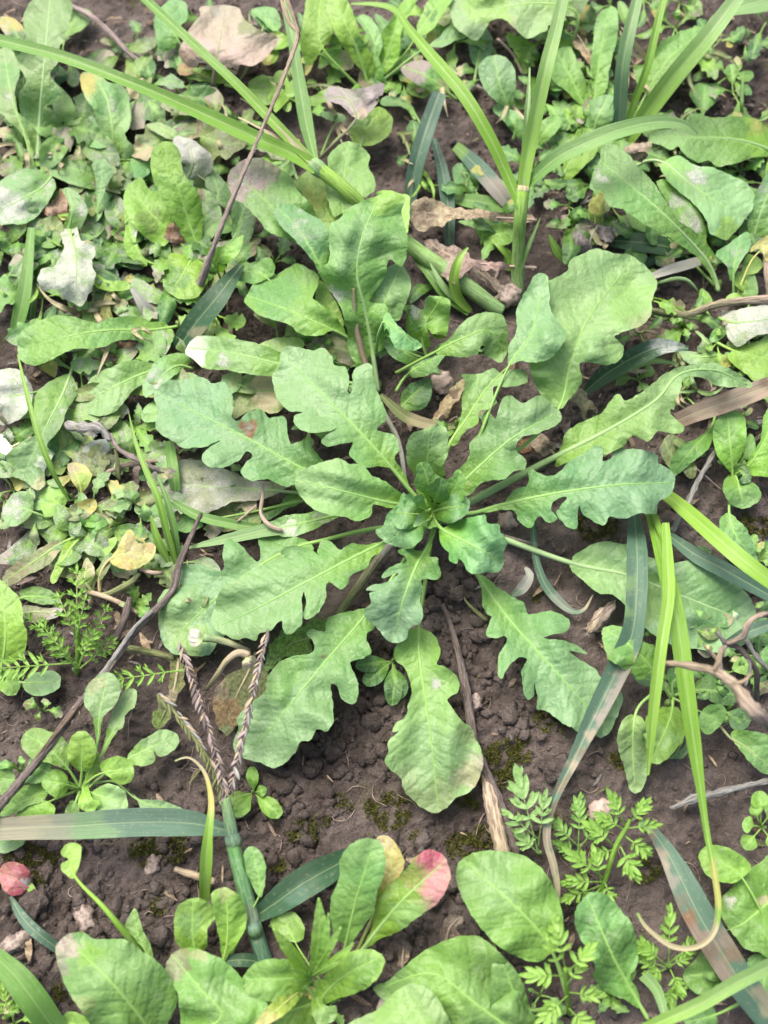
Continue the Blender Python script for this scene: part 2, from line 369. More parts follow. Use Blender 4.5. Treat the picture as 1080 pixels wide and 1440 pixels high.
BASE = Vector((0, 0, 0))
def leaf(parent, outline, rib, h, col='green', crop='F', p=(), fold=0.10, wav=1.0, yb=0.5, rr=2.2, ribcol='rib', jag=0.7, name='leaf', mat=None, dust=0.0, crump=0.0, droop=0.0, ribname='midrib', norib=False, curl=0.0, tip_sheen=0.18):
    """one blade cut to its outline, with its raised midrib and stalk as a child"""
    O = pts(outline, crop); M = pts(rib, crop)
    rs = random.Random(int(O.sum() * 10) % 100003)
    O = cr(O, 3.6, True)
    area = 0.5 * abs(np.sum(O[:, 0] * np.roll(O[:, 1], -1) - O[:, 1] * np.roll(O[:, 0], -1)))
    # toothing along the margin
    T = np.roll(O, -1, 0) - np.roll(O, 1, 0); T /= (np.linalg.norm(T, axis=1)[:, None] + 1e-6)
    k = np.arange(len(O)); ph = rs.random() * 6
    j = jag * (np.sin(k * 0.9 + ph) * 0.5 + np.sin(k * 1.73 + ph * 2) * 0.45 + np.array([rs.uniform(-.5, .5) for _ in k]))
    O = O + np.stack([T[:, 1], -T[:, 0]], -1) * j[:, None]
    s = float(np.clip(math.sqrt(area) / 15, 3.6, 8.0))
    x0, y0 = O.min(0); x1, y1 = O.max(0)
    Q = np.array([(x + (0.5 * s if iy % 2 else 0) + rs.uniform(-.15, .15) * s, y0 + iy * s * 0.87 + rs.uniform(-.15, .15) * s)
                  for iy in range(int((y1 - y0) / (s * 0.87)) + 1) for x in np.arange(x0, x1, s)]).reshape(-1, 2)
    Md = cr(M, s)
    if len(Q):
        Q = Q[inside(O, Q)]
    if len(Q):
        dmin = np.sqrt(((Q[:, None] - O[None]) ** 2).sum(2)).min(1); Q = Q[dmin > s * 0.55]
    if len(Q):
        dm = np.sqrt(((Q[:, None] - Md[None]) ** 2).sum(2)).min(1); Q = Q[dm > s * 0.5]
    R = Md[inside(O, Md)]
    if len(R): R = R[np.sqrt(((R[:, None] - O[None]) ** 2).sum(2)).min(1) > 1.5]
    allp = np.concatenate([O] + ([Q] if len(Q) else []) + ([R] if len(R) else []))
    n = len(O)
    vv, _, ff, *_ = delaunay_2d_cdt([Vector(q) for q in allp], [], [list(range(n))], 1, 1e-4)
    V2 = np.array([tuple(v) for v in vv])
    Mf = cr(M, 2.0)
    t, d, length = project(Mf, V2)
    ad = np.abs(d)
    z = interp1(h, np.minimum(t, 1))
    til = rs.uniform(-.10, .10)
    z = z + til * d * PXMM
    z = z + (fold * ad - curl * ad * ad / 40.0 - droop * smooth(0.6, 1, t) * length * 0.1) * PXMM
    lam = rs.uniform(44, 90); ph1, ph2 = rs.random() * 6.3, rs.random() * 6.3
    u = t * length
    um = u + 9 * np.sin(u / 31.0 + ph2)
    z = z + wav * 1.5 * np.sin(um / lam * 6.283 + np.where(d > 0, ph1, ph2)) * smooth(4, 46, ad) * (0.7 + 0.5 * np.sin(u / 47.0 + ph1))
    z = z - wav * 1.6 * smooth(14, 60, ad)
    if crump:
        for _ in range(6):
            a = rs.random() * 6.3; f = rs.uniform(0.06, 0.28)
            z = z + crump * (0.09 / f) * np.sin((V2[:, 0] * math.cos(a) + V2[:, 1] * math.sin(a)) * f + rs.random() * 6)
    else:
        for _ in range(3):
            a = rs.random() * 6.3; f = rs.uniform(0.05, 0.11)
            z = z + wav * 0.9 * np.sin((V2[:, 0] * math.cos(a) + V2[:, 1] * math.sin(a)) * f + rs.random() * 6) * smooth(2, 20, ad)
    Wp = lay(V2[:, 0], V2[:, 1], z)
    F = []
    for f in ff:
        a, b, c = (Vector(Wp[i]) for i in f[:3])
        F.append(tuple(f) if (b - a).cross(c - a).z > 0 else tuple(reversed(f)))
    me = mesh(name, Wp - np.array(parent.location)[None], F)
    px = [(*pts([x, y], crop)[0], r / CROPS[crop][2], *k) for (x, y, r, *k) in p]
    colv, du, stn = paint(V2, t, col, px, yb, d, tip_sheen)
    du = np.maximum(du, dust)
    jit = np.array([rs.uniform(.90, 1.10), rs.uniform(.95, 1.05), rs.uniform(.85, 1.15)]) * rs.uniform(.86, 1.14)
    seed = rs.uniform(0, 400)
    setattrs(me, colv * jit, du, np.stack([u * PXMM, d * PXMM, np.full(len(u), seed)], -1), stn, np.clip(t, 0, 1))
    o = link(name, me, mat or M_LEAF, parent)
    if norib: return o
    # stalk and midrib
    Mm = cr(M, 6.0); tm, _, _ = project(Mf, Mm)
    zm = interp1(h, tm)
    rad = rr * PXMM * (0.22 + 0.78 * (1 - tm) ** 1.1)
    lift = np.where(inside(O, Mm), -0.35, 0.0) * rad
    Pm = lay(Mm[:, 0], Mm[:, 1], zm + lift, 0.3)
    tube(ribname, Pm, rad * MM, ribcol, o, np.array(parent.location), colmix=((lin(col) * .35 + lin(ribcol) * .65), (lin(col) * .75 + lin(ribcol) * .25)), mat=M_RIB)
    return o
def tube(name, P, R, col, parent, origin, sides=6, colmix=None, mat=None, patches=None, flat=1.0, closed=True, rough=0.0):
    rt = random.Random(len(P) * 31 + sides)
    P = np.asarray(P, float); R = np.broadcast_to(np.asarray(R, float), (len(P),)); V = []; cols = []; luv = []
    up = Vector((0, 0, 1)); acc = 0.0
    ln = np.concatenate([[0], np.cumsum(np.linalg.norm(np.diff(P, axis=0), axis=1))])
    for i, q in enumerate(P):
        tg = Vector(P[min(i + 1, len(P) - 1)] - P[max(i - 1, 0)])
        if tg.length < 1e-9: tg = Vector((0, 1, 0))
        tg.normalize()
        a = tg.cross(up)
        if a.length < 1e-3: a = tg.cross(Vector((0, 1, 0)))
        a.normalize(); b = a.cross(tg)
        for k in range(sides):
            an = k / sides * 6.2832
            V.append(Vector(q) - Vector(origin) + (a * math.cos(an) + b * math.sin(an) * flat) * float(R[i]) * (1 + rough * rt.uniform(-1, 1)))
            tt = ln[i] / max(ln[-1], 1e-9)
            cols.append(colmix[0] * (1 - tt) + colmix[1] * tt if colmix else lin(col))
            luv.append((ln[i] * 1000, (k if k <= sides / 2 else sides - k) * 1.3, float(P[0][0]) * 900 % 300))
    F = [(i * sides + k, i * sides + (k + 1) % sides, (i + 1) * sides + (k + 1) % sides, (i + 1) * sides + k) for i in range(len(P) - 1) for k in range(sides)]
    if closed: F += [tuple(reversed(range(sides))), tuple((len(P) - 1) * sides + k for k in range(sides))]
    me = mesh(name, V, F); cols = np.array(cols)
    if patches:
        tt = np.repeat(ln / ln[-1], sides)
        for (c0, c1, cc, kk) in patches:
            w = kk * smooth(c0 - .06, c0 + .02, tt) * (1 - smooth(c1 - .02, c1 + .06, tt)); cols = cols * (1 - w[:, None]) + lin(cc)[None] * w[:, None]
    setattrs(me, cols, np.zeros(len(V)), luv)
    return link(name, me, mat or M_STEM, parent)
def stalk(parent, path, w, h, col='rib', crop='F', name='stem', sides=8, patches=None, col2=None, knob=0.0, step=6.0, wob=0.0):
    """round stem along photo points; w widths in pixels"""
    M = pts(path, crop); Mf = cr(M, step / 2); Mm = cr(M, step); t, _, L = project(Mf, Mm)
    wd = interp1(w, t) if hasattr(w, '__len__') else np.full(len(t), float(w))
    rs = random.Random(int(M.sum() * 7) % 9973)
    r = wd * 0.5 * PXMM * (1 + knob * np.array([rs.uniform(-1, 1) for _ in t]))
    z = interp1(h, t)
    if wob: z = z + wob * np.sin(t * L * 0.08 + 1); 
    P = lay(Mm[:, 0], Mm[:, 1], z, 0.2)
    org = np.array(parent.location) if parent is not None else P[0]
    o = tube(name, P, r * MM, col, parent, org, sides, (lin(col), lin(col2 or col)), patches=patches, rough=knob * 1.6, mat=M_BARK if knob else None)
    if parent is None: o.location = P[0]
    return o
def blade(parent, path, w, h, col='green', crop='F', name='blade', fold=0.35, p=(), wav=0.6, dust=0.0, twist=0.0, col2=None):
    """grass blade: a keeled ribbon along photo points"""
    M = pts(path, crop); Mm = cr(M, 5.0); Mf = cr(M, 2.5); t, _, L = project(Mf, Mm)
    rs = random.Random(int(M.sum() * 3) % 9973)
    wd = interp1(w, t) if hasattr(w, '__len__') else w * np.minimum(1, np.minimum(t * 8 + 0.6, (1.02 - t) * 4))
    T = np.gradient(Mm, axis=0); T /= (np.linalg.norm(T, axis=1)[:, None] + 1e-9); Nn = np.stack([T[:, 1], -T[:, 0]], -1)
    offs = np.array([-1, -.66, -.33, 0, .33, .66, 1]); X = []; D = []
    for a in offs:
        X.append(Mm + Nn * (a * wd / 2)[:, None]); D.append(a * wd / 2)
    X = np.array(X); D = np.array(D); zc = interp1(h, t)
    ph = rs.random() * 6
    Z = zc[None] + fold * np.abs(D) * PXMM + twist * D * PXMM * np.sin(t * 5 + ph)[None] + wav * 0.7 * np.sin(t * L / 21 + ph)[None] * (D / (wd[None] + 1e-6))
    n = len(Mm); Q = X.reshape(-1, 2); Wp = lay(Q[:, 0], Q[:, 1], Z.ravel(), 0.5)
    F = [(c * n + i, (c + 1) * n + i, (c + 1) * n + i + 1, c * n + i + 1) for c in range(6) for i in range(n - 1)]
    a, b, c_ = (Vector(Wp[k]) for k in F[len(F) // 2][:3])
    if (b - a).cross(c_ - a).z < 0: F = [tuple(reversed(f)) for f in F]
    org = np.array(parent.location) if parent is not None else Wp[3 * n]
    me = mesh(name, Wp - org[None], F)
    tt = np.tile(t, 7)
    px = [(*pts([x, y], crop)[0], r / CROPS[crop][2], *k) for (x, y, r, *k) in p]
    colv, du, stn = paint(Q, tt, col, px)
    if col2: colv = colv * (1 - tt[:, None]) + lin(col2)[None] * tt[:, None]
    setattrs(me, colv, np.maximum(du, dust), np.stack([tt * L * PXMM, D.ravel() * PXMM, np.full(len(tt), rs.uniform(0, 300))], -1), stn)
    o = link(name, me, M_BLADE, parent)
    if parent is None: o.location = org
    return o
def foot(x, y, h=None):
    """a point of the soil surface under photo point x, y"""
    p = lay(np.array([x]), np.array([y]), np.array([-20.0]), 0.0)[0]
    return Vector(p)
def plant(name, label, cat, x, y, group=None, stub=4.0, col='rib', hgt=6.0):
    b = foot(x, y); o = thing(name, label, cat, b, group)
    P = np.array([b + Vector((0, 0, -0.003)), b + Vector((0, 0, hgt * 0.5 * MM)), b + Vector((0, 0, hgt * MM))])
    if stub: tube('root_crown', P, np.array([1, 1.15, .7]) * stub * PXMM * MM * 0.5, col, o, np.array(b), 8)
    return o
def spoon(parent, x0, y0, x1, y1, w, h=(4, 9, 8), col='green', shape='spat', bend=0.0, lobes=0, **kw):
    """simple stalked leaf from foot (x0,y0) to tip (x1,y1), w pixels wide"""
    a = np.array([x0, y0], float); b = np.array([x1, y1], float); D = b - a; L = np.linalg.norm(D); T = D / L; Nn = np.array([T[1], -T[0]])
    f = lambda t: a + D * t + Nn * bend * L * 4 * t * (1 - t)
    pk, st, stalkw = dict(spat=(0.70, 0.30, 0.10), oval=(0.58, 0.10, 0.10), lance=(0.55, 0.05, 0.15), round=(0.66, 0.36, 0.07))[shape]
    prof = lambda t: stalkw + (1 - stalkw) * (math.sin(math.pi / 2 * min(1, max(0, (t - st) / (pk - st)))) ** 1.4 if t < pk else math.sqrt(max(0, 1 - ((t - pk) / (1 - pk)) ** 2)))
    if shape == 'lance': prof = lambda t: 0.12 + 0.88 * math.sin(math.pi * min(1, t * 0.98 + 0.02)) ** 0.9 if t < .98 else 0.1
    ts = np.concatenate([np.linspace(max(0.02, st - 0.1), 0.9, 10 + 2 * int(lobes)), [0.96, 0.99]])
    lw_ = lambda t, q: 1 + (0.24 * math.sin(t * 6.28 * lobes + q) if lobes else 0) * (1 if t < .85 else .3)
    left = [f(t) + Nn * w / 2 * prof(t) * lw_(t, 0) for t in ts]; right = [f(t) - Nn * w / 2 * prof(t) * lw_(t, 1.2) for t in ts]
    O = np.array(left + [f(1.0)] + right[::-1])
    rib = np.array([f(t) for t in (0, .25, .5, .75, .97)])
    kw.setdefault('rr', 1.5); kw.setdefault('wav', 0.6); kw.setdefault('jag', 0.45)
    return leaf(parent, O.ravel(), rib.ravel(), h, col, 'F', **kw)

# ================================================================== soil
def build_soil():
    def stretch(a, d):
        lo = [a[0] - d * (1.32 ** k - 1) / 0.32 for k in range(26, 0, -1)]; hi = [a[-1] + d * (1.32 ** k - 1) / 0.32 for k in range(1, 27)]
        return np.concatenate([lo, a, hi])
    X, Y = stretch(gx, GD), stretch(gy, GD)
    XX, YY = np.meshgrid(X, Y)
    ZZ = ground(XX, YY)
    edge = np.maximum(np.maximum(GX0 - XX, XX - GX1), np.maximum(GY0 - YY, YY - GY1))
    ZZ = ZZ * (1 - smooth(0, 0.08, edge))
    nx, ny = len(X), len(Y)
    V = np.stack([XX.ravel(), YY.ravel(), ZZ.ravel()], -1)
    i, j = np.meshgrid(np.arange(nx - 1), np.arange(ny - 1)); k = (j * nx + i).ravel()
    F = np.stack([k, k + 1, k + nx + 1, k + nx], -1)
    me = bpy.data.meshes.new('soil'); me.vertices.add(len(V)); me.vertices.foreach_set('co', V.astype(np.float32).ravel())
    me.loops.add(F.size); me.loops.foreach_set('vertex_index', F.ravel().astype(np.int32))
    me.polygons.add(len(F)); me.polygons.foreach_set('loop_start', np.arange(0, F.size, 4, dtype=np.int32)); me.polygons.foreach_set('loop_total', np.full(len(F), 4, np.int32))
    me.update(calc_edges=True); me.polygons.foreach_set('use_smooth', [True] * len(F))
    o = link('soil', me, M_SOIL); o['kind'] = 'structure'
build_soil()

# ================================================================== the lobed rosette in the middle
R0 = plant('lobed_rosette', 'large rosette weed with deeply lobed glaucous leaves spread flat over bare soil', 'weed', 609, 722, stub=26, hgt=14, col='deep')
def M(o, r, h, c='blue', crop='F', **k):
    k.setdefault('rr', 3.2); k.setdefault('yb', 0.75); k.setdefault('fold', 0.17); k.setdefault('wav', 1.35); k.setdefault('tip_sheen', 0.62); k.setdefault('jag', 0.8)
    return leaf(R0, o, r, h, c, crop, **k)
# two broad leaves leaning up towards the grass
M('290 1065 230 1030 190 960 175 900 200 800 240 700 230 600 270 570 320 540 325 505 370 480 430 458 490 475 550 480 610 520 645 560 660 600 640 650 640 690 615 740 560 765 500 790 530 830 525 870 480 900 430 895 370 890 365 910 375 960 350 1000 310 1050',
  '-150 1420 100 1250 280 1075 330 900 400 720 520 560', (10, 22, 30, 36, 40, 34), 'green', 'NE', wav=1.6, yb=.25,
  p=[(470, 520, 130, 'pale', .7), (600, 740, 60, 'straw', .5), (455, 825, 16, 'black', 1), (400, 860, 90, 'pale', .5), (560, 650, 120, 'lime', .4)])
M('95 900 95 830 125 770 125 690 165 610 200 555 240 560 250 620 255 690 280 730 315 780 300 820 270 860 230 885 180 890 130 885',
  '-120 1420 -20 1180 60 980 110 880 180 780 220 640', (12, 28, 38, 44, 48, 46), 'green', 'NE', wav=1.8)
M('190 330 215 290 240 230 240 170 255 100 240 70 300 70 360 50 400 70 430 50 480 60 490 100 420 120 370 115 360 150 375 180 340 205 310 210 300 260 250 290 220 340',
  '130 560 190 350 260 240 340 120 440 20', (12, 30, 36, 40, 42), 'bright', 'E', wav=1.2, yb=.6)
# leaf with its tip folded over, behind the right-hand leaf
M('781 656 790 625 797 607 819 593 845 581 867 554 882 563 916 541 934 526 960 515 999 510 1027 519 1059 543 1010 543 996 534 975 529 960 534 957 550 946 568 943 582 962 600 953 610 925 607 911 621 890 612 876 628 848 640 810 645',
  '625 720 660 706 770 648 850 608 920 565 955 527 1005 521 1050 541', (10, 14, 20, 28, 36, 44, 40, 30), 'green', 'F', rr=6, wav=1.8, ribcol='ribpale', yb=.4, p=[(1010, 522, 55, 'pale', .6)])
# right-hand leaf
M('290 590 350 575 400 560 440 510 490 490 500 430 540 450 590 455 620 435 650 400 700 375 740 345 770 345 780 370 775 400 800 395 835 355 890 355 940 360 985 380 990 410 1040 440 1050 490 1030 530 985 560 980 600 920 600 850 620 800 610 790 640 760 640 700 600 690 570 680 600 680 655 640 650 600 600 600 590 640 540 600 545 580 580 605 620 570 635 535 610 500 655 460 630 440 590 400 585 340 595',
  '140 600 280 598 400 565 620 520 850 490 1040 485', (12, 18, 26, 32, 34, 28), 'blue', 'E', rr=3.6)
# short upper-right leaf
M('220 520 205 470 240 420 270 390 270 340 300 300 325 275 315 240 340 210 370 240 380 200 400 160 430 150 470 180 540 150 580 180 615 215 620 245 590 270 530 295 470 310 450 340 455 370 485 395 480 430 440 440 400 470 340 475 310 490 270 530 240 535',
  '130 590 190 540 300 430 440 310 600 220', (14, 26, 34, 40, 34), 'blue', 'E', wav=1.5, rr=3.4)
# big upper-left leaf
M('1010 630 950 570 900 555 850 560 800 530 785 500 800 465 760 470 700 480 680 455 740 410 700 425 620 425 580 395 575 365 610 350 560 345 520 310 500 260 495 205 520 180 525 130 545 100 600 105 650 115 690 105 720 140 730 170 770 180 785 215 780 270 795 275 800 200 830 170 870 170 880 230 900 290 920 330 925 380 890 415 960 440 975 490 960 530 1000 590',
  '1095 735 1020 650 950 565 830 430 700 300 580 180', (14, 24, 32, 36, 36, 28), 'blue', 'W', rr=3.4)
# left leaf with a brown bite
M('700 575 620 610 540 632 480 605 410 610 375 580 390 545 420 515 395 500 370 530 310 560 250 555 225 520 260 480 300 455 240 480 190 485 150 485 110 455 65 430 50 390 60 350 45 300 50 265 100 230 160 225 220 215 270 240 310 235 340 280 345 330 340 370 370 380 400 350 450 340 475 365 485 372 540 365 550 410 555 440 565 470 620 455 650 490 690 540',
  '1090 740 900 680 720 610 600 560 400 450 270 385 140 320', (12, 16, 20, 24, 26, 26, 20), 'blue', 'W', rr=3.0, p=[(403, 410, 42, 'rust', 1), (403, 410, 22, 'mauve', .8), (200, 350, 150, (.15, .31, .15), .6)])
# toothed leaf over it
M('1010 705 940 715 880 700 870 740 820 765 780 750 740 745 690 735 640 710 610 680 580 630 590 590 640 555 700 535 745 525 790 545 840 550 870 590 900 600 940 625 980 655 1005 690',
  '1095 735 1020 710 900 685 760 650 610 612', (16, 28, 34, 38, 34), 'blue', 'W', wav=1.3)
# yellowing leaf under the lower-left leaf
M('600 45 520 35 440 30 450 100 435 135 400 100 360 60 320 50 305 100 310 150 290 170 220 145 150 150 140 200 150 230 90 240 55 290 60 330 70 420 110 480 180 490 250 490 290 440 340 390 450 300 600 150 650 80',
  '1095 -10 880 10 700 50 560 90 400 180 250 300 130 420', (10, 12, 14, 15, 15, 14, 10), 'green', 'SW', rr=4.0, yb=.5, p=[(130, 330, 130, 'pale', .5), (180, 430, 90, (.27, .40, .12), .5)])
# lower-left leaf
M('930 55 880 65 830 70 790 65 750 90 720 60 680 55 665 100 680 115 650 95 600 75 540 80 525 100 545 120 500 140 450 145 410 165 385 190 330 210 300 240 285 270 275 310 262 350 275 390 310 410 350 430 400 425 430 435 450 405 490 395 515 365 530 360 535 395 560 410 600 380 610 340 605 290 613 250 622 285 612 335 622 355 660 335 695 280 700 220 720 215 750 240 775 225 800 180 850 160 870 120 900 100',
  '1095 -30 930 55 800 120 600 225 420 320 300 375', (16, 22, 28, 30, 28, 20), 'blue', 'SW', rr=3.4)
# lower leaf
M('870 310 800 320 720 340 700 360 690 400 640 390 625 410 650 440 645 480 590 490 530 510 490 550 470 590 465 630 400 680 360 730 365 770 345 820 360 870 400 885 450 900 500 918 540 900 580 860 600 820 640 810 665 770 700 780 725 745 725 690 720 630 715 600 740 610 760 660 800 675 820 640 815 580 790 520 840 500 870 480 850 420 860 400 880 390 890 340',
  '1090 -20 1000 120 870 310 700 510 560 680 420 850', (12, 14, 18, 22, 22, 14), 'blue', 'SW', rr=3.0, p=[(520, 560, 120, 'green', .7), (690, 493, 14, 'brown', .9)])
# paddle-shaped leaf lying on the bare soil
M('240 330 200 340 170 370 150 410 150 450 190 490 204 530 214 580 198 620 194 660 150 700 140 728 165 725 125 760 125 800 110 830 130 870 170 900 180 940 210 980 260 1020 300 1035 340 1020 380 980 440 950 470 900 485 840 475 790 455 750 440 710 402 684 374 645 350 605 386 577 394 540 370 500 340 480 310 470 322 430 312 380 280 345',
  '295 -90 270 120 240 340 250 500 280 700 312 1000', (10, 11, 14, 15, 14, 8), 'green', 'SE', rr=3.2, yb=.6, p=[(310, 545, 30, 'dust', 1), (470, 860, 70, 'mauve', .8), (430, 890, 70, 'straw', .6), (190, 930, 110, 'olive', .5), (290, 1000, 120, 'olive', .55), (420, 740, 50, 'olive', .6), (300, 800, 130, 'pale', .5)])
# long right-lower leaf
M('455 125 480 190 480 240 505 285 515 290 505 320 495 360 530 370 570 365 575 385 545 430 540 500 555 525 580 480 620 445 650 450 630 500 640 580 655 605 675 590 680 540 690 600 690 640 730 650 780 690 820 710 850 730 890 720 930 750 970 720 1000 650 1015 600 990 540 930 520 915 490 880 470 850 450 810 420 880 430 840 400 790 380 715 370 760 355 800 345 815 315 790 285 740 268 690 275 655 280 640 240 600 215 560 190 530 170 490 135',
  '300 -80 370 20 455 120 560 270 680 410 800 540 930 690', (10, 12, 13, 14, 15, 14, 9), 'blue', 'SE', rr=3.4, yb=.9)
# stalked leaf reaching under the grass on the right
M('290 285 340 330 400 380 450 385 500 420 590 520 640 560 700 590 800 605 900 620 980 590 1030 500 1020 420 960 340 930 290 880 260 760 250 700 260 590 230 520 190 430 175 370 190 320 220 295 245',
  '-250 80 0 150 40 170 300 262 520 310 700 380 960 480', (8, 8, 9, 12, 13, 13, 9), 'pale', 'C3', rr=5.5, ribcol='ribpale', p=[(640, 400, 120, 'bright', .5), (860, 400, 160, 'blue', .6)])
# petiole bare of its blade
# small heart leaves
M('290 5 250 40 200 30 160 40 190 65 190 85 150 90 110 120 100 145 160 125 130 155 60 170 40 190 80 190 50 200 60 235 35 260 40 300 80 330 110 370 150 390 190 375 210 330 250 310 255 270 245 220 255 180 250 150 270 145 310 150 325 125 315 90 310 65 280 60 285 30',
  '300 -60 285 0 230 100 180 230 150 350', (18, 26, 32, 30, 22), 'blue', 'SE', wav=1.5, rr=3.0, yb=.9)
M('160 660 200 640 250 620 290 610 330 605 340 635 380 640 390 670 415 710 400 750 400 790 380 820 330 825 270 825 250 790 230 770 225 790 195 780 190 750 165 720 155 690',
  '120 600 160 655 220 690 320 740 395 790', (18, 28, 34, 36, 28), 'blue', 'E', wav=1.6, yb=.9)
M('1040 735 1000 715 960 710 930 740 915 780 885 800 910 835 950 855 1000 870 1040 855 1065 820 1070 780 1060 745', '1100 720 1050 745 990 795 940 845', (18, 30, 34, 28), 'blue', 'W', wav=1.4)
M('120 565 70 520 70 470 40 420 30 380 40 310 80 285 150 265 185 280 190 340 180 400 165 420 180 450 175 500 150 540', '130 590 120 560 112 450 118 290', (14, 24, 36, 46), 'green', 'E', wav=2.0, yb=.6)
M('130 620 70 590 65 550 90 520 150 540 170 560 200 530 250 530 272 565 260 600 210 635 170 630', '125 595 160 585 220 575 268 565', (16, 30, 36, 34), 'deep', 'E', wav=2.0, p=[(230, 570, 50, 'blue', .8)])
M('60 560 20 520 0 560 -30 600 -10 650 40 660 90 640 100 600', '125 610 70 605 20 600 -20 600', (16, 32, 36, 32), 'deep', 'E', wav=2.2)
M('110 640 60 650 70 610 110 590 160 600 165 640 140 660', '130 620 110 630 80 640', (20, 36, 40), 'deep', 'E', wav=2.0)
# ring of young leaves crowding the heart
for (x1, y1, w_, hh_, c_) in ((592, 650, 34, 44, 'green'), (648, 662, 30, 40, 'green'), (568, 700, 30, 36, 'blue'), (655, 705, 28, 34, 'green'), (622, 672, 30, 44, 'deep'), (600, 742, 24, 34, 'green')):
    spoon(R0, 609, 722, x1, y1, w_, (16, hh_ * .8, hh_), c_, 'oval', bend=rnd.uniform(-.15, .15), lobes=2, wav=1.6, fold=.3, rr=2.2)
# bud at the heart
tube('heart_bud', [R0.location + Vector((0, 0, z * MM)) + Vector((dx * MM, 0, 0)) for z, dx in ((8, 0), (20, .6), (24, .4), (27, 0), (29, 0))], np.array([3.5, 3.0, 2.4, 1.6, .4]) * MM, 'mauve', R0, np.array(R0.location), 8)
# bare brown leafstalk pointing down-left
stalk(R0, '590 735 545 770 500 830 475 866', (8, 12, 12, 9), (14, 9, 6, 5), 'twig', name='withered_stalk', col2='olive', patches=[(.25, .4, 'grey', .7)])
stalk(R0, '640 730 700 752 760 768', (8, 7, 5), (10, 7, 6), 'grey', name='withered_stalk', col2='twig')

# ================================================================== upright pale rosette behind it
N1 = plant('broad_leaf_weed', 'tall pale green weed with hairy midrib standing behind the lobed rosette', 'weed', 530, 545, stub=12)
def L_(par, o, r, h, c='green', crop='F', **k):
    k.setdefault('rr', 2.6)
    return leaf(par, o, r, h, c, crop, **k)
L_(N1, '545 860 500 900 460 850 455 780 440 720 430 680 390 620 350 560 350 535 385 500 385 400 390 365 430 340 460 305 520 275 590 250 640 250 675 270 660 320 680 400 680 480 660 525 620 500 605 520 600 560 560 620 540 660 600 670 605 720 600 780 590 840',
   '570 1000 550 850 522 690 492 560 510 420 560 300', (8, 18, 30, 42, 50, 50), 'green', 'N', rr=4.0, wav=2.2, ribcol='ribpale', p=[(450, 420, 130, (.20, .36, .15), .8), (415, 630, 45, 'dust', .8), (640, 450, 110, 'deep', .5), (500, 780, 110, 'deep', .4), (600, 260, 80, 'lime', .6)])
L_(N1, '540 680 555 600 610 530 650 515 690 560 695 610 675 670 650 730 600 720', '560 860 570 760 600 660 650 540', (10, 24, 32, 34), 'pale', 'N', wav=1.5)
L_(N1, '590 730 610 700 640 740 680 780 740 825 700 845 640 835 605 800', '560 870 580 760 610 740 720 830', (10, 40, 46, 42), 'blue', 'N')
L_(N1, '350 545 320 500 260 430 200 370 175 320 190 290 240 290 300 320 350 350 380 380 385 450 380 500', '550 870 440 680 350 520 280 400 195 305', (10, 22, 34, 42, 40), 'blue', 'N', p=[(290, 380, 90, 'dust', .42), (370, 510, 40, 'green', .8)])
L_(N1, '390 520 250 430 190 410 150 390 110 340 60 290 20 260 0 200 20 150 80 115 140 120 190 150 240 185 270 240 310 280 340 330 400 420', '540 860 420 600 250 390 130 260 30 180', (8, 16, 28, 34, 34), 'green', 'N', p=[(40, 170, 150, 'purple', .95), (80, 210, 60, 'dust', .55), (150, 140, 70, 'mauve', .7), (150, 330, 90, 'pale', .5)], wav=1.5)
L_(N1, '400 440 340 330 310 280 275 240 255 210 300 165 345 180 380 230 430 290 460 310 420 380', '540 860 460 560 390 340 310 200', (8, 14, 24, 28), 'lime', 'N', wav=1.2, p=[(330, 270, 60, 'yellow', .35)])
L_(N1, '400 330 370 220 380 150 385 100 430 60 460 50 510 70 540 110 535 150 560 195 555 240 500 275 440 320', '545 860 480 560 440 320 440 220 460 80', (8, 16, 28, 34, 34), 'green', 'N', wav=2.0)
L_(N1, '560 250 600 235 660 250 690 260 690 350 680 400 650 330 620 270', '540 860 600 560 660 380 640 260', (8, 16, 26, 28), 'lime', 'N', norib=True)
L_(N1, '450 790 400 770 340 790 270 780 240 750 180 730 120 710 65 660 80 620 110 580 150 560 190 555 230 530 270 515 340 555 345 590 325 640 340 660 400 700 440 760', '545 870 455 795 350 745 200 680 85 640', (10, 22, 28, 28, 20), 'green', 'N', wav=1.6, p=[(180, 640, 110, 'blue', .7)])
L_(N1, '345 740 335 600 360 580 400 640 430 700 440 760 400 740', '520 870 430 760 360 620', (8, 16, 20), 'lime', 'N')
L_(N1, '20 570 100 520 150 490 180 520 170 560 110 590 60 585', '260 690 180 600 110 545 30 568', (8, 18, 22, 18), 'green', 'N')
# leaf with the bitten pale tip pointing left
L_(N1, '165 125 180 85 220 60 300 65 370 75 440 90 500 110 560 150 600 200 560 230 495 215 440 210 370 200 320 190 240 185 200 155', '900 260 700 220 450 150 300 120 175 105', (8, 14, 24, 24, 16), 'green', 'W', p=[(200, 110, 70, 'white', .75), (310, 155, 40, 'dust', .8), (350, 130, 120, 'pale', .5)], ribcol='ribpale')
L_(N1, '345 370 345 280 380 215 430 205 520 220 560 280 530 340 490 355 430 340 380 360', '800 330 600 290 450 270 350 330', (6, 10, 13, 10), 'olive', 'W', p=[(470, 270, 90, 'straw', .6)])
L_(N1, '300 235 310 210 350 195 378 205 375 250 350 275 330 280', '500 300 420 270 310 215', (8, 12, 16), 'pale', 'W', p=[(350, 220, 40, 'straw', .4)])
L_(N1, '440 100 480 75 540 65 600 70 615 100 560 120 500 120', '780 180 640 120 460 95', (8, 14, 14), 'pale', 'W')
L_(N1, '690 50 640 80 625 110 700 130 760 165 800 170 800 120 770 80', '860 200 780 120 650 95', (6, 10, 9), 'mauve', 'W', p=[(740, 100, 60, 'olive', .8)])
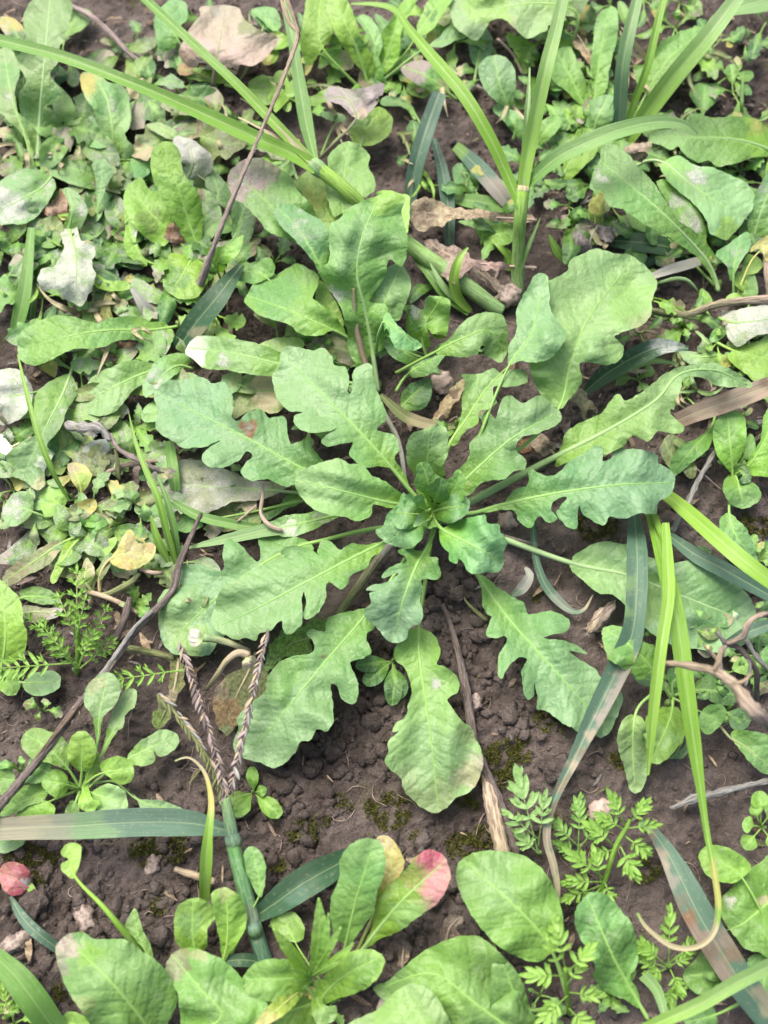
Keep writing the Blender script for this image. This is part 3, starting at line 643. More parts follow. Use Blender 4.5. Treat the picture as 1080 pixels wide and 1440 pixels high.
# right-leaning short leaf
L_(N1, '790 850 850 790 890 740 950 705 1010 700 1050 720 1065 780 1060 850 1040 890 1010 880 960 860 900 870 840 865', '640 930 780 855 890 800 990 770 1050 850', (10, 26, 34, 36, 26), 'green', 'N', wav=1.0, p=[(960, 780, 120, 'pale', .7)], curl=.12)
L_(N1, '690 920 720 890 780 870 830 850 800 900 760 940 700 945', '640 1000 690 930 820 860', (8, 14, 20), 'green', 'N')
L_(N1, '660 1010 700 970 770 950 775 1010 750 1060 690 1075 660 1060', '640 1100 680 1040 770 960', (4, 9, 9), 'deep', 'N')
# withered stalk among its leaves
stalk(N1, '497 405 503 470 530 560 560 620 570 680', (5, 8, 8, 7, 6), (40, 26, 16, 12, 10), 'olive', name='hairy_stalk', col2='grey', patches=[(.2, .5, 'brown', .8)])
blade(N1, '535 555 570 585 610 598 640 600', (6, 16, 15, 6), (18, 15, 11, 8), 'olive', name='withered_blade', p=[(600, 595, 30, 'straw', .7)])
# curled hairy young leaf
N2 = plant('curled_young_weed', 'small bright weed with crumpled hairy young leaf beside fallen pebble', 'weed', 597, 470, stub=8)
L_(N2, '680 700 700 670 740 690 760 640 840 650 842 720 830 790 790 800 760 760 770 830 720 820 680 770', '760 880 740 780 800 660', (6, 20, 32), 'bright', 'N', wav=2.5, crump=1.4, p=[(720, 690, 40, 'dust', .8), (700, 740, 60, 'deep', .7)])
L_(N2, '590 820 620 800 700 850 770 870 800 830 790 870 720 900 640 880', '760 880 700 860 610 815', (6, 16, 16), 'deep', 'N')

# ================================================================== neighbouring weeds, upper left
P = plant('toothed_weed', 'upright toothed weed with pale midrib beside bare soil, dusty leaf at its foot', 'weed', 50, 238, stub=10)
L_(P, '145 660 130 600 90 480 75 380 105 320 70 250 100 150 95 60 150 -20 250 -20 290 30 260 140 285 150 240 180 230 250 200 300 245 360 220 410 180 430 225 470 190 520 165 540 160 640', '148 680 152 600 165 400 190 120 200 -20', (6, 14, 28, 34, 30), 'pale', 'A1', rr=3.6, wav=1.5, ribcol='ribpale', p=[(110, 450, 80, 'deep', .6), (210, 380, 60, 'deep', .6)])
L_(P, '125 640 90 540 20 470 -10 420 -10 210 50 205 80 290 60 350 70 440 110 500 135 620', '140 680 100 540 50 400 20 230', (6, 14, 20, 18), 'pale', 'A1', p=[(30, 400, 40, 'dust', .5), (40, 300, 60, 'blue', .6)], rr=3)
L_(P, '-10 740 60 690 130 670 200 700 222 750 170 840 110 890 40 895 -10 885', '240 650 180 740 80 800 0 840', (5, 12, 15, 12), 'pale', 'A1', dust=.42, p=[(40, 830, 110, 'dust', .95), (190, 740, 50, 'dust', .8)], wav=1.8)
P = plant('dusty_leaf_weed', 'weed leaf caked in white dust, hanging above dark foliage', 'weed', 92, 318, stub=5)
L_(P, '85 330 93 318 108 320 115 338 133 348 130 370 134 392 125 415 115 430 100 425 85 415 75 405 60 410 53 390 60 378 75 375 85 360 90 345', '94 312 104 345 108 380 106 425', (6, 20, 24, 18), 'pale', 'F', dust=.95, wav=2.2, jag=1.3)
L_(P, '255 905 280 830 250 760 290 755 350 830 330 900 310 920', '270 930 290 840 270 765', (8, 18, 20), 'pale', 'A1', p=[(320, 840, 40, 'dust', .8)])
P = plant('spoon_leaf_weed', 'bright weed with one tall spoon-shaped leaf in front of a curled yellow-green leaf', 'weed', 280, 372, stub=9)
L_(P, '790 1020 740 960 690 870 640 780 605 690 605 610 640 570 690 570 720 610 730 680 760 730 800 790 810 870 805 960', '798 1040 780 960 735 820 660 590', (6, 18, 30, 34), 'bright', 'A1', wav=.8, rr=2.4, yb=.3, p=[(660, 640, 90, 'lime', .6)])
L_(P, '650 985 560 930 500 840 500 760 560 710 600 760 640 770 690 860 690 930', '790 1040 680 930 600 850 530 750', (6, 12, 18, 20), 'bright', 'A1', wav=1.6, p=[(600, 880, 60, 'olive', .4)])
L_(P, '500 1000 500 900 498 830 540 820 560 880 545 960 590 1050 560 1060', '780 1060 600 1050 530 950 520 840', (5, 9, 14, 16), 'lime', 'A1', p=[(550, 930, 25, 'white', .8)])
L_(P, '810 1010 800 860 790 770 830 760 880 830 885 890 850 950', '800 1040 820 930 825 780', (6, 12, 16), 'pale', 'A1', p=[(850, 830, 50, 'dust', .6), (800, 780, 30, 'brown', .8)])
L_(P, '880 1090 820 1010 830 990 900 980 970 940 960 1000 910 1060', '880 1110 870 1050 950 960', (10, 30, 34), 'lime', 'A1', rr=2)
L_(P, '650 100 680 20 740 25 800 40 830 120 790 190 720 200 660 160', '790 -10 740 90 690 160', (8, 14, 12), 'bright', 'B1', p=[(700, 120, 70, 'deep', .5)])
L_(P, '930 960 930 820 990 790 1020 870 1000 960 960 990', '800 1040 930 960 980 820', (5, 10, 12), 'deep', 'A1')
L_(P, '820 730 850 680 900 730 930 800 900 830 850 790', '800 1000 870 800 850 700', (5, 10, 12), 'deep', 'A1')
P = plant('speckled_weed', 'weed leaf speckled grey with dust, leaning over dark gap near the dry hairy stem', 'weed', 262, 245, stub=5)
L_(P, '730 705 690 560 750 550 800 580 850 630 840 690 790 715', '745 720 770 660 760 560', (8, 18, 20), 'grey', 'A1', dust=.85, wav=1.8)
L_(P, '585 500 640 490 700 520 750 550 700 560 640 540', '740 640 690 540 600 500', (8, 16, 15), 'pale', 'A1', dust=.3)
P = plant('soft_leaf_weed', 'pale weed with yellowed leaf edge under the long arching grass blade', 'weed', 160, 220, stub=6)
L_(P, '455 620 400 520 370 430 340 390 320 300 380 290 440 330 490 340 520 420 520 500 500 540 535 590 520 628', '455 640 450 520 430 400 380 310', (6, 16, 20, 18), 'pale', 'A1', p=[(350, 330, 60, 'yellow', .8), (430, 400, 90, 'blue', .6), (450, 420, 50, 'dust', .5)], wav=1.5)
L_(P, '530 580 600 570 605 640 590 700 540 710 520 650', '460 640 530 640 590 660', (6, 9, 9), 'blue', 'A1', dust=.25)
L_(P, '345 930 380 840 385 740 370 650 420 640 450 690 420 760 390 860 360 925', '350 940 395 820 410 660', (5, 14, 20), 'pale', 'A1', ribcol='ribpale', rr=3)
L_(P, '400 620 450 640 520 650 530 690 480 710 420 690', '460 640 470 670 500 700', (5, 8, 7), 'bright', 'A1')
L_(P, '250 440 300 420 340 450 320 490 270 500', '400 600 330 480 260 450', (5, 10, 8), 'pale', 'A1')
L_(P, '330 480 390 460 410 500 400 530 350 510', '440 620 390 520 340 490', (5, 12, 10), 'pale', 'A1', dust=.5)
P = plant('pink_leaf_weed', 'weed with one broad lobed leaf turned dusty pink and brown', 'weed', 305, 118, stub=7)
L_(P, '720 190 760 110 800 60 800 30 880 20 950 30 980 80 1060 130 1110 150 1090 200 1020 260 960 260 940 300 880 290 830 270 760 270 720 230', '850 340 860 260 880 160 900 40', (8, 22, 26, 22), 'mauve', 'A1', p=[(1000, 100, 60, 'olive', .7), (880, 60, 40, 'dust', .7), (740, 230, 60, 'rust', .35)], wav=1.6, ribcol='ribred', yb=0)
L_(P, '710 270 740 250 780 290 720 300', '850 330 780 290 715 275', (6, 12, 10), 'rust', 'A1')
L_(P, '730 300 800 270 880 290 920 330 850 330 780 320', '860 340 830 310 740 290', (6, 10, 9), 'bright', 'A1')
L_(P, '620 60 680 0 740 10 750 70 720 110 700 190 640 200 620 130', '760 240 690 120 660 20', (6, 16, 16), 'blue', 'A1')
L_(P, '1000 50 1060 25 1100 40 1110 100 1080 130', '1000 250 1040 150 1070 40', (6, 12, 12), 'blue', 'A1')
L_(P, '1000 330 1060 300 1110 330 1110 400 1050 420 1000 390', '900 340 1000 360 1090 360', (6, 10, 9), 'bright', 'A1')

# ------------------------------------------------------------------ top middle
P = plant('ribbed_upright_weed', 'clump of upright toothed leaves with wavy pale margin at top of the weeds', 'weed', 515, 118, stub=9)
L_(P, '230 250 205 180 220 60 240 -20 330 -20 335 90 330 150 290 200 250 260', '440 350 300 200 280 100 290 -20', (5, 18, 26, 26), 'bright', 'A2', wav=1.4)
L_(P, '470 300 400 220 340 120 300 0 320 -20 380 -20 420 60 450 150 490 220 500 290', '480 350 440 220 380 80 330 -20', (5, 18, 28, 30), 'bright', 'A2', p=[(440, 180, 40, 'deep', .7)])
L_(P, '470 330 480 250 490 180 460 120 430 70 470 60 510 100 535 170 520 230 540 290 530 335', '485 350 500 250 500 160 450 70', (5, 14, 20, 20), 'pale', 'A2', wav=2.6)
L_(P, '530 290 530 140 560 90 620 0 680 -20 640 60 610 130 600 220 570 270', '495 350 550 230 590 110 650 -10', (5, 14, 22, 24), 'bright', 'A2')
L_(P, '670 110 720 0 750 -20 820 -20 780 50 740 110 700 140', '520 340 620 220 700 100 770 -10', (5, 12, 20, 22), 'bright', 'A2', p=[(730, 60, 30, 'deep', .7)])
L_(P, '720 180 760 150 800 105 865 150 820 165 770 190', '500 350 650 230 730 180 850 150', (5, 12, 18, 16), 'pale', 'A2')
L_(P, '20 45 70 28 110 40 130 100 100 125 60 90', '200 200 120 130 40 50', (5, 14, 15), 'blue', 'A2')
L_(P, '0 330 60 300 100 350 80 400 30 420 0 400', '200 400 100 360 20 350', (5, 9, 8), 'bright', 'A2')
L_(P, '100 300 160 290 180 360 130 430 100 440', '220 420 150 380 140 300', (5, 9, 9), 'bright', 'A2')
P = plant('purple_tinged_weed', 'weed with a wavy purple-grey leaf held over a round green leaf', 'weed', 442, 235, stub=5)
L_(P, '230 400 280 370 330 345 400 355 460 350 530 330 542 350 520 400 490 440 460 475 420 470 380 430 340 410 300 410 260 425', '285 630 420 490 420 440 380 390 260 395', (6, 20, 26, 26, 22), 'purple', 'A2', p=[(270, 395, 55, 'bright', .9), (420, 380, 60, 'grey', .5), (450, 460, 40, 'straw', .5)], wav=2.0, ribcol='olive', yb=0)
L_(P, '400 540 400 500 470 440 530 430 572 470 565 530 520 570 460 585 420 570', '300 620 390 520 480 505 560 500', (6, 10, 13, 12), 'bright', 'A2', p=[(440, 480, 50, 'deep', .5)])
L_(P, '280 455 340 445 390 470 380 490 320 480', '290 620 330 520 360 470', (5, 9, 9), 'deep', 'A2')
P = plant('mauve_leaf_weed', 'small weed with a half mauve oval leaf above the broad dark grass blade', 'weed', 633, 130, stub=5)
L_(P, '608 270 660 245 720 245 770 290 800 350 790 375 730 370 680 340 630 310', '830 400 770 350 700 300 620 268', (6, 14, 18, 15), 'green', 'A2', p=[(640, 280, 110, 'purple', .95), (780, 350, 40, 'straw', .5)], wav=1.2)
L_(P, '630 350 680 340 720 370 700 392 650 380', '800 390 720 375 640 360', (5, 9, 8), 'lime', 'A2')
L_(P, '530 420 540 385 600 390 650 420 670 460 660 480 620 430', '700 520 640 430 550 400', (5, 8, 8), 'deep', 'A2')
P = plant('top_broad_leaf_weed', 'weed with one broad pale leaf whose edge is shrivelled and pink', 'weed', 790, 60, stub=9)
L_(P, '632 -20 632 10 638 35 655 50 672 56 690 30 705 26 720 36 742 54 770 42 790 44 806 28 822 10 825 -30 640 -40', '800 70 812 20 760 5 700 12 640 22', (6, 24, 30, 28, 22), 'pale', 'F', p=[(715, 42, 20, 'mauve', .9), (700, 45, 14, 'tan', .8), (690, 10, 40, 'lime', .5), (810, 20, 22, 'dust', .5)], wav=1.5)
stalk(P, '700 55 722 78 735 105', (4, 4, 3), (24, 14, 8), 'tan', name='withered_stalk')
P = plant('pale_spoon_weed', 'weed with a smooth pale spoon-shaped leaf standing beside a bluish one', 'weed', 718, 165, stub=6)
L_(P, '1020 425 960 380 925 320 920 260 960 225 1010 222 1055 260 1068 330 1060 390 1040 425', '1050 480 1030 410 1000 330 985 240', (6, 16, 22, 24), 'pale', 'A2', wav=.6, rr=2)
L_(P, '-20 440 0 415 60 440 100 480 105 560 70 540 20 480', '60 560 70 500 20 440', (5, 12, 12), 'blue', 'A3')
L_(P, '-30 330 30 330 80 390 110 430 60 440 10 420', '60 500 60 420 -10 350', (4, 9, 8), 'green', 'A3', dust=.2)
L_(P, '155 590 150 530 180 480 230 460 255 480 240 520 200 560', '150 610 180 540 235 475', (5, 14, 16), 'green', 'A3')
L_(P, '920 90 880 160 890 240 930 280 965 240 972 150', '900 330 920 220 950 110', (5, 9, 8), 'bluegrass', 'A2')
L_(P, '815 670 860 650 910 700 915 760 870 770 825 740', '930 800 880 730 840 670', (4, 6, 6), 'blue', 'A2')

# ------------------------------------------------------------------ top right
P = plant('dark_toothed_weed', 'dark green toothed weed with a ruffled pale leaf behind the grass stems', 'weed', 830, 165, stub=8)
L_(P, '345 430 280 370 210 310 205 250 230 200 290 190 320 250 345 310 362 380', '360 460 310 350 240 210', (6, 14, 18), 'green', 'A3', wav=1.4)
L_(P, '340 500 325 440 370 400 430 380 470 390 465 450 450 500 400 520', '380 540 400 470 440 390', (6, 14, 16), 'pale', 'A3', wav=2.4)
L_(P, '385 380 370 280 380 180 400 60 470 30 480 130 450 260 430 370', '380 470 400 300 430 100', (6, 16, 22), 'green', 'A3')
L_(P, '600 385 560 330 540 270 590 250 640 180 700 140 780 110 828 120 800 180 750 260 700 330 650 375', '540 480 620 330 700 220 820 120', (6, 14, 20, 18), 'green', 'A3', wav=1.3, jag=1.3)
L_(P, '250 720 260 650 205 610 230 570 300 550 320 515 380 520 405 570 390 620 330 680 285 722', '240 740 290 650 370 530', (5, 12, 14), 'bright', 'A3', p=[(260, 580, 60, 'pale', .7)])
L_(P, '260 470 300 430 330 470 310 520 270 510', '350 520 300 480 280 450', (4, 7, 7), 'deep', 'A3')
P = plant('lobed_yellowing_weed', 'weed with a broad lobed leaf yellowing along its edge beside bare soil', 'weed', 1095, 215, stub=9)
L_(P, '600 560 640 520 720 510 790 455 860 470 930 465 1010 470 1090 500 1120 560 1100 620 1020 630 960 650 880 665 840 640 800 650 740 610 720 585 690 600 650 580', '1140 640 1090 600 960 560 800 550 620 545', (6, 14, 18, 18, 14), 'green', 'A3', p=[(1070, 520, 110, 'bright', .9), (1050, 490, 50, 'yellow', .5), (700, 560, 90, 'pale', .5)], ribcol='ribpale')
P = plant('long_leaf_weed', 'weed with a long fresh green leaf arched over a grey damaged one', 'weed', 1008, 405, stub=8)
L_(P, '885 610 850 540 810 490 740 440 680 400 620 370 560 330 530 310 470 290 450 240 420 230 412 180 440 120 450 80 490 62 540 90 590 150 640 200 700 290 740 350 800 390 840 440 860 500 895 600', '892 620 850 510 700 345 560 220 455 135', (6, 20, 34, 38, 34), 'green', 'NE', rr=3.4, ribcol='ribpale', p=[(440, 190, 36, 'dust', .95), (580, 290, 110, 'blue', .5), (760, 470, 60, 'blue', .5)], fold=.16)
L_(P, '860 400 840 340 790 280 740 240 700 200 670 140 740 105 800 140 870 150 940 180 1000 210 1030 260 1020 310 990 350 960 390 920 425 880 410', '560 160 620 125 690 135 780 210 900 290 1005 350', (8, 20, 24, 24, 22, 18), 'pale', 'NE', p=[(810, 180, 55, 'dust', .95), (930, 390, 60, 'lime', .6)], ribcol='ribpale')
L_(P, '880 490 800 470 740 440 690 390 720 330 660 220 660 200 700 200 760 260 820 320 845 390 850 440', '895 610 820 450 760 340 690 230', (5, 12, 20, 22), 'green', 'NE', p=[(730, 280, 40, 'dust', .9), (790, 350, 60, 'dust', .9), (710, 400, 50, 'dust', .7)], wav=1.6)
L_(P, '540 310 600 350 680 380 690 420 620 400 560 370', '880 600 700 420 560 330', (4, 9, 10), 'green', 'NE')
P = plant('right_edge_weed', 'weed with bluish leaves and a yellow-edged one above pale dry straw', 'weed', 1035, 420, stub=7)
L_(P, '1010 430 1005 350 1030 260 1090 150 1120 200 1120 380 1040 415', '1020 460 1040 360 1100 200', (6, 18, 24), 'blue', 'NE', p=[(1070, 200, 70, 'dust', .5)], ribcol='ribpale')
L_(P, '940 580 920 520 880 480 930 440 1000 395 1012 450 970 520', '950 640 950 540 970 430', (6, 16, 18), 'blue', 'NE', p=[(950, 480, 50, 'dust', .4)])
L_(P, '1010 470 1040 430 1100 410 1110 520 1070 500 1050 460', '960 640 1020 500 1090 440', (6, 14, 18), 'yellow', 'NE')
L_(P, '960 640 970 560 1020 550 1042 600 1030 640', '955 660 980 620 1020 570', (4, 8, 8), 'green', 'NE')
L_(P, '980 540 1010 480 1060 510 1050 540 1000 560', '950 640 1000 540 1040 510', (4, 8, 9), 'lime', 'NE')
P = plant('white_curled_weed', 'leaf curled into a roll and caked white with dust at the vine', 'weed', 1010, 470, stub=5)
L_(P, '905 700 960 690 1040 675 1100 680 1100 770 1030 790 970 830 930 800 915 745', '890 720 960 740 1090 725', (8, 18, 16), 'pale', 'NE', dust=1.0, curl=.5, wav=.6)
L_(P, '930 860 980 830 1040 810 1100 790 1110 920 1080 960 1040 970 990 930 940 890', '860 800 960 850 1090 880', (6, 12, 12), 'bright', 'NE')
L_(P, '790 760 840 790 870 830 850 860 810 840 830 800', '870 880 850 820 800 770', (5, 10, 9), 'pale', 'NE', dust=.3)
L_(P, '740 850 800 850 880 850 895 890 850 900 780 895', '900 860 840 870 760 865', (5, 9, 8), 'pale', 'NE')
L_(P, '640 700 700 690 760 710 740 735 680 730', '880 740 760 720 650 715', (4, 8, 7), 'green', 'NE')
L_(P, '815 640 830 610 865 640 860 670 825 685', '860 720 840 680 835 620', (4, 7, 8), 'bright', 'NE')

# ------------------------------------------------------------------ left middle
P = plant('flat_leaf_weed', 'weed with a long flat green leaf lying over soil, tip dusted grey', 'weed', 252, 462, stub=7)
L_(P, '70 400 80 340 150 290 230 265 310 275 380 295 450 275 540 270 600 290 660 295 695 335 690 370 650 430 600 410 560 370 480 365 400 395 300 400 250 420 180 455 120 465 80 440', '710 310 600 325 450 325 300 345 90 400', (6, 14, 20, 22, 16), 'green', 'B1', p=[(640, 380, 60, 'dust', .9), (450, 330, 120, 'blue', .5), (200, 360, 120, 'bright', .4)])
L_(P, '640 470 580 450 520 445 450 470 370 510 340 560 318 590 330 640 370 665 440 660 490 620 520 580 570 540 640 520', '710 470 600 490 480 540 345 610', (6, 12, 15, 11), 'pale', 'B1', p=[(340, 640, 40, 'dust', .5), (540, 480, 90, 'green', .7)])
L_(P, '570 540 590 500 620 450 680 420 740 420 762 450 720 490 680 520 620 570 580 595', '770 480 700 470 600 550', (6, 14, 14), 'pale', 'B1', p=[(620, 520, 60, 'dust', .7), (710, 440, 50, 'green', .8)])
L_(P, '520 130 560 120 620 160 680 190 650 220 600 215 540 180', '700 240 640 190 540 140', (5, 10, 11), 'pale', 'B1', dust=.6)
L_(P, '400 290 405 230 430 165 460 170 440 230 450 280', '480 330 430 260 445 180', (4, 9, 12), 'yellow', 'B1')
L_(P, '380 100 430 125 510 130 515 160 450 170 380 150', '300 100 400 130 510 145', (6, 14, 12), 'bright', 'B1')
P = plant('white_crusted_weed', 'round leaf wholly crusted in white powder, beside a yellowing long leaf', 'weed', 92, 505, stub=7)
L_(P, '-20 500 0 485 60 478 110 520 132 580 110 650 60 690 0 702 -30 640', '200 560 110 580 20 590', (6, 16, 14), 'pale', 'B1', dust=1.0, wav=1.8, p=[(20, 500, 40, 'green', .5)])
L_(P, '270 500 200 530 150 570 135 620 140 680 140 740 90 770 30 820 10 860 40 900 100 930 150 965 180 940 180 880 210 830 190 780 240 720 270 640 310 580 300 530', '305 420 260 560 180 720 100 890', (6, 14, 17, 12), 'pale', 'B1', p=[(190, 860, 50, 'white', .6), (250, 700, 60, 'dust', .5), (290, 560, 50, 'dust', .5), (170, 620, 90, 'bright', .4), (160, 950, 40, 'straw', .6)], ribcol='ribpale')
L_(P, '-10 735 40 780 72 845 20 825 -20 800', '100 760 50 790 0 770', (6, 12, 10), 'white', 'B1')
L_(P, '190 760 260 740 320 760 300 820 240 880 190 890', '280 640 250 780 210 870', (4, 8, 8), 'deep', 'B1')
P = plant('dusty_grey_weed', 'wide collapsed grey-green leaf coated in dust beneath the lobed rosette', 'weed', 415, 690, stub=7)
L_(P, '20 600 100 545 200 530 300 560 400 600 500 615 560 625 510 660 440 685 350 690 280 720 220 735 160 705 100 670 40 650', '640 660 520 650 380 640 200 630 40 625', (5, 8, 11, 11, 8), 'grey', 'W', dust=.62, wav=1.4, p=[(200, 640, 130, 'olive', .6), (450, 640, 120, 'mauve', .5), (60, 590, 60, 'mauve', .5)])
L_(P, '-20 690 80 680 130 710 200 750 232 780 180 805 130 800 60 760 -20 735', '640 680 300 750 150 745 0 705', (4, 8, 9, 8), 'green', 'W', p=[(0, 710, 60, 'pale', .7)])
L_(P, '260 800 250 730 330 700 420 700 450 740 440 780 350 800', '560 700 430 740 270 770', (4, 6, 5), 'olive', 'W', p=[(380, 740, 60, 'deep', .6)])
L_(P, '430 740 520 700 560 650 600 660 590 700 540 720 480 760', '660 690 570 690 450 745', (4, 6, 6), 'deep', 'W')
P = plant('withered_yellow_weed', 'withered weed of yellow and brown-edged leaves on a reddish stalk', 'weed', 130, 850, stub=6, col='straw')
L_(P, '440 250 470 200 500 140 530 130 550 180 610 180 622 220 590 260 540 285 480 282', '400 380 400 310 450 240 590 215', (6, 14, 18, 16), 'yellow', 'C1', p=[(540, 200, 60, 'straw', .5), (600, 200, 25, 'rust', .6), (500, 270, 40, 'rust', .35)], ribcol='straw', yb=0)
L_(P, '10 320 60 260 130 220 200 180 255 168 240 210 190 270 110 310 40 352', '330 150 250 180 130 260 20 330', (6, 12, 14, 11), 'olive', 'C1', p=[(60, 290, 70, 'brown', .5), (210, 200, 50, 'straw', .5)], yb=0)
L_(P, '200 320 230 250 270 170 290 190 285 240 250 290 215 345', '340 140 270 220 215 325', (6, 12, 11), 'lime', 'C1')
L_(P, '385 200 440 160 470 170 430 230 400 250', '400 380 410 260 450 170', (5, 10, 12), 'lime', 'C1')
L_(P, '300 350 330 270 350 240 380 300 350 360', '380 390 340 330 350 260', (5, 12, 14), 'straw', 'C1', p=[(340, 320, 40, 'lime', .6)])
L_(P, '330 340 390 280 430 230 440 270 400 330', '370 380 380 310 435 240', (5, 12, 15), 'olive', 'C1')
stalk(P, '555 300 520 340 430 385 370 385', (7, 9, 8, 6), (14, 12, 8, 5), 'olive', 'C1', name='leafstalk')
stalk(P, '330 370 420 395 520 440 560 470', (6, 7, 6, 4), (6, 8, 7, 5), 'straw', 'C1', name='leafstalk')
stalk(P, '560 285 610 300 650 300', (5, 6, 5), (12, 13, 10), 'tan', 'C1', name='leafstalk')
P = plant('tattered_weed', 'tattered weed with small pale blotched leaves beside a dry sprig', 'weed', 88, 712, stub=6)
L_(P, '270 860 330 860 365 900 350 950 320 970 290 930', '330 1010 320 940 290 870', (5, 12, 12), 'yellow', 'B1', p=[(330, 920, 40, 'lime', .7), (290, 880, 30, 'mauve', .6)])
L_(P, '160 990 200 945 250 950 270 1000 240 1050 180 1070', '300 1060 220 1010 180 960', (5, 10, 10), 'lime', 'B1')
L_(P, '10 1050 50 980 110 970 135 1020 110 1080 40 1110', '200 1080 100 1040 30 1020', (5, 12, 12), 'pale', 'B1', p=[(50, 1040, 60, 'dust', .9)])
L_(P, '450 960 480 940 512 945 500 990 480 1040 445 1040', '420 1080 460 1010 495 950', (4, 8, 9), 'lime', 'B1', p=[(500, 960, 20, 'straw', .7)])
L_(P, '330 800 370 770 420 760 440 800 400 840 380 880 350 850', '360 930 380 850 420 770', (4, 10, 11), 'grey', 'B1', dust=.3, p=[(390, 820, 50, 'olive', .7)])
L_(P, '280 830 320 780 340 850 310 880', '350 920 310 850', (4, 7), 'mauve', 'B1')
L_(P, '280 1060 340 1040 380 1080 330 1110 290 1100', '400 1120 340 1080 290 1070', (4, 8, 8), 'olive', 'B1')
L_(P, '140 1010 80 1030 60 1090 120 1120 200 1110 220 1060', '250 1120 150 1070 100 1050', (3, 6, 6), 'pale', 'B1', p=[(100, 1070, 50, 'straw', .5)])
P = plant('left_edge_weed', 'smooth bright leaf rising beside the feathery weed, edge cut by shade', 'weed', 5, 945, stub=6)
L_(P, '-20 325 0 328 50 370 85 420 95 500 110 560 80 640 0 655 -40 500', '0 700 20 600 20 480 0 350', (5, 14, 18, 18), 'bright', 'C1')
L_(P, '90 750 120 710 190 690 240 710 235 760 190 785 130 790', '20 720 100 740 220 735', (4, 7, 7), 'pale', 'C1')
L_(P, '0 770 -20 690 60 690 80 740 60 790', '0 720 30 740 60 780', (4, 6, 5), 'bright', 'C1')
L_(P, '80 370 160 355 230 390 240 420 160 425 90 400', '20 420 120 395 230 405', (4, 7, 7), 'green', 'C1')
L_(P, '95 480 95 430 180 440 250 440 220 480 130 500', '20 500 110 460 230 455', (3, 5, 5), 'mauve', 'C1', p=[(150, 470, 60, 'olive', .6)])

# ------------------------------------------------------------------ left lower seedling clump
P = plant('spoon_leaf_seedling', 'seedling clump of rounded glossy spoon leaves beside the dark twig', 'seedling', 112, 1112, stub=8)
L_(P, '270 1085 200 1060 140 1050 95 1010 85 960 130 920 190 930 240 950 272 990', '320 1160 270 1080 190 1000 110 950', (5, 14, 18, 14), 'green', 'C1', rr=2)
L_(P, '330 1095 280 1060 268 1010 290 950 330 930 370 960 387 1010 370 1070', '320 1160 328 1080 330 950', (5, 16, 22), 'bright', 'C1', rr=2)
L_(P, '385 975 370 880 335 820 350 750 400 705 440 700 480 740 475 800 440 850 410 880 398 960', '340 1160 390 980 400 860 430 720', (5, 14, 22, 24), 'pale', 'C1', p=[(380, 740, 50, 'straw', .4), (400, 910, 40, 'bright', .6)], rr=2.4)
L_(P, '400 1045 420 960 440 880 470 820 500 770 545 770 540 830 500 870 492 920 470 930 440 980', '345 1160 410 1020 480 880 535 785', (5, 12, 16, 15), 'pale', 'C1', rr=2.4, p=[(430, 960, 50, 'bright', .7)])
L_(P, '505 1045 550 980 600 950 650 925 700 940 717 975 680 1020 640 1035 615 1012 620 1050 580 1072 530 1065', '350 1160 450 1080 540 1030 690 955', (5, 10, 13, 11), 'pale', 'C1', rr=2, p=[(560, 1030, 60, 'bright', .5)])
L_(P, '400 60 410 30 460 10 510 20 535 60 530 100 490 125 450 105', '330 130 400 80 520 60', (5, 14, 14), 'bright', 'D1', rr=1.8)
L_(P, '360 170 400 130 440 120 490 140 508 180 505 220 440 230 390 225', '330 140 400 170 500 195', (5, 13, 13), 'pale', 'D1', rr=1.8)
L_(P, '310 200 330 140 350 130 370 180 400 190 370 230 330 225', '330 130 345 180 360 220', (6, 15, 14), 'lime', 'D1', rr=1.5)
L_(P, '60 260 90 210 160 185 210 200 218 240 170 262 110 265', '300 150 200 190 70 250', (4, 10, 8), 'bright', 'D1', rr=1.8)
L_(P, '-10 250 30 200 80 140 140 120 190 150 170 190 110 210 60 240', '300 130 160 160 10 235', (4, 10, 9), 'green', 'D1', rr=1.8)
L_(P, '95 110 110 40 150 0 200 20 200 80 160 115', '310 130 200 80 120 40', (4, 12, 12), 'green', 'D1', rr=1.8)
L_(P, '170 130 170 100 220 60 270 90 270 150 220 175', '320 140 250 120 180 110', (4, 14, 15), 'bright', 'D1', rr=1.8)
L_(P, '-15 60 40 55 60 95 30 150 -15 160', '300 140 100 110 0 100', (4, 8, 8), 'green', 'D1', rr=1.8)
L_(P, '340 95 350 40 380 -20 400 20 390 80', '330 140 360 60 385 0', (5, 10, 12), 'bright', 'D1')
L_(P, '260 240 280 190 310 200 315 245', '320 150 300 200 285 235', (4, 7, 6), 'green', 'D1')
L_(P, '500 130 560 180 640 185 720 215 725 235 640 240 570 230 545 180', '330 140 450 110 560 190 710 225', (3, 5, 6, 4), 'pale', 'D1', rr=1.8)
L_(P, '-20 390 -15 290 50 310 100 345 60 385', '100 300 60 340 0 360', (2, 4, 3), 'pale', 'D1')
P = plant('young_seedling', 'tiny oval-leaved seedling on bare soil under the grass seed heads', 'seedling', 357, 1115, stub=3)
for a in ((357, 1115, 354, 1078, 18), (357, 1115, 375, 1110, 16), (357, 1115, 395, 1148, 26), (357, 1115, 330, 1148, 22), (357, 1115, 308, 1128, 20)):
    spoon(P, *a, (3, 8, 7), 'bright', 'oval', rr=1.2)
P = plant('hidden_seedling', 'small plain seedling tucked between two lower leaves of the lobed rosette', 'seedling', 552, 932, stub=4)
for a in ((552, 930, 512, 962, 26), (552, 930, 500, 936, 24), (552, 932, 560, 985, 34), (552, 930, 570, 905, 18), (555, 935, 552, 992, 26)):
    spoon(P, *a, (4, 9, 7), 'deep', 'oval', rr=1.4)
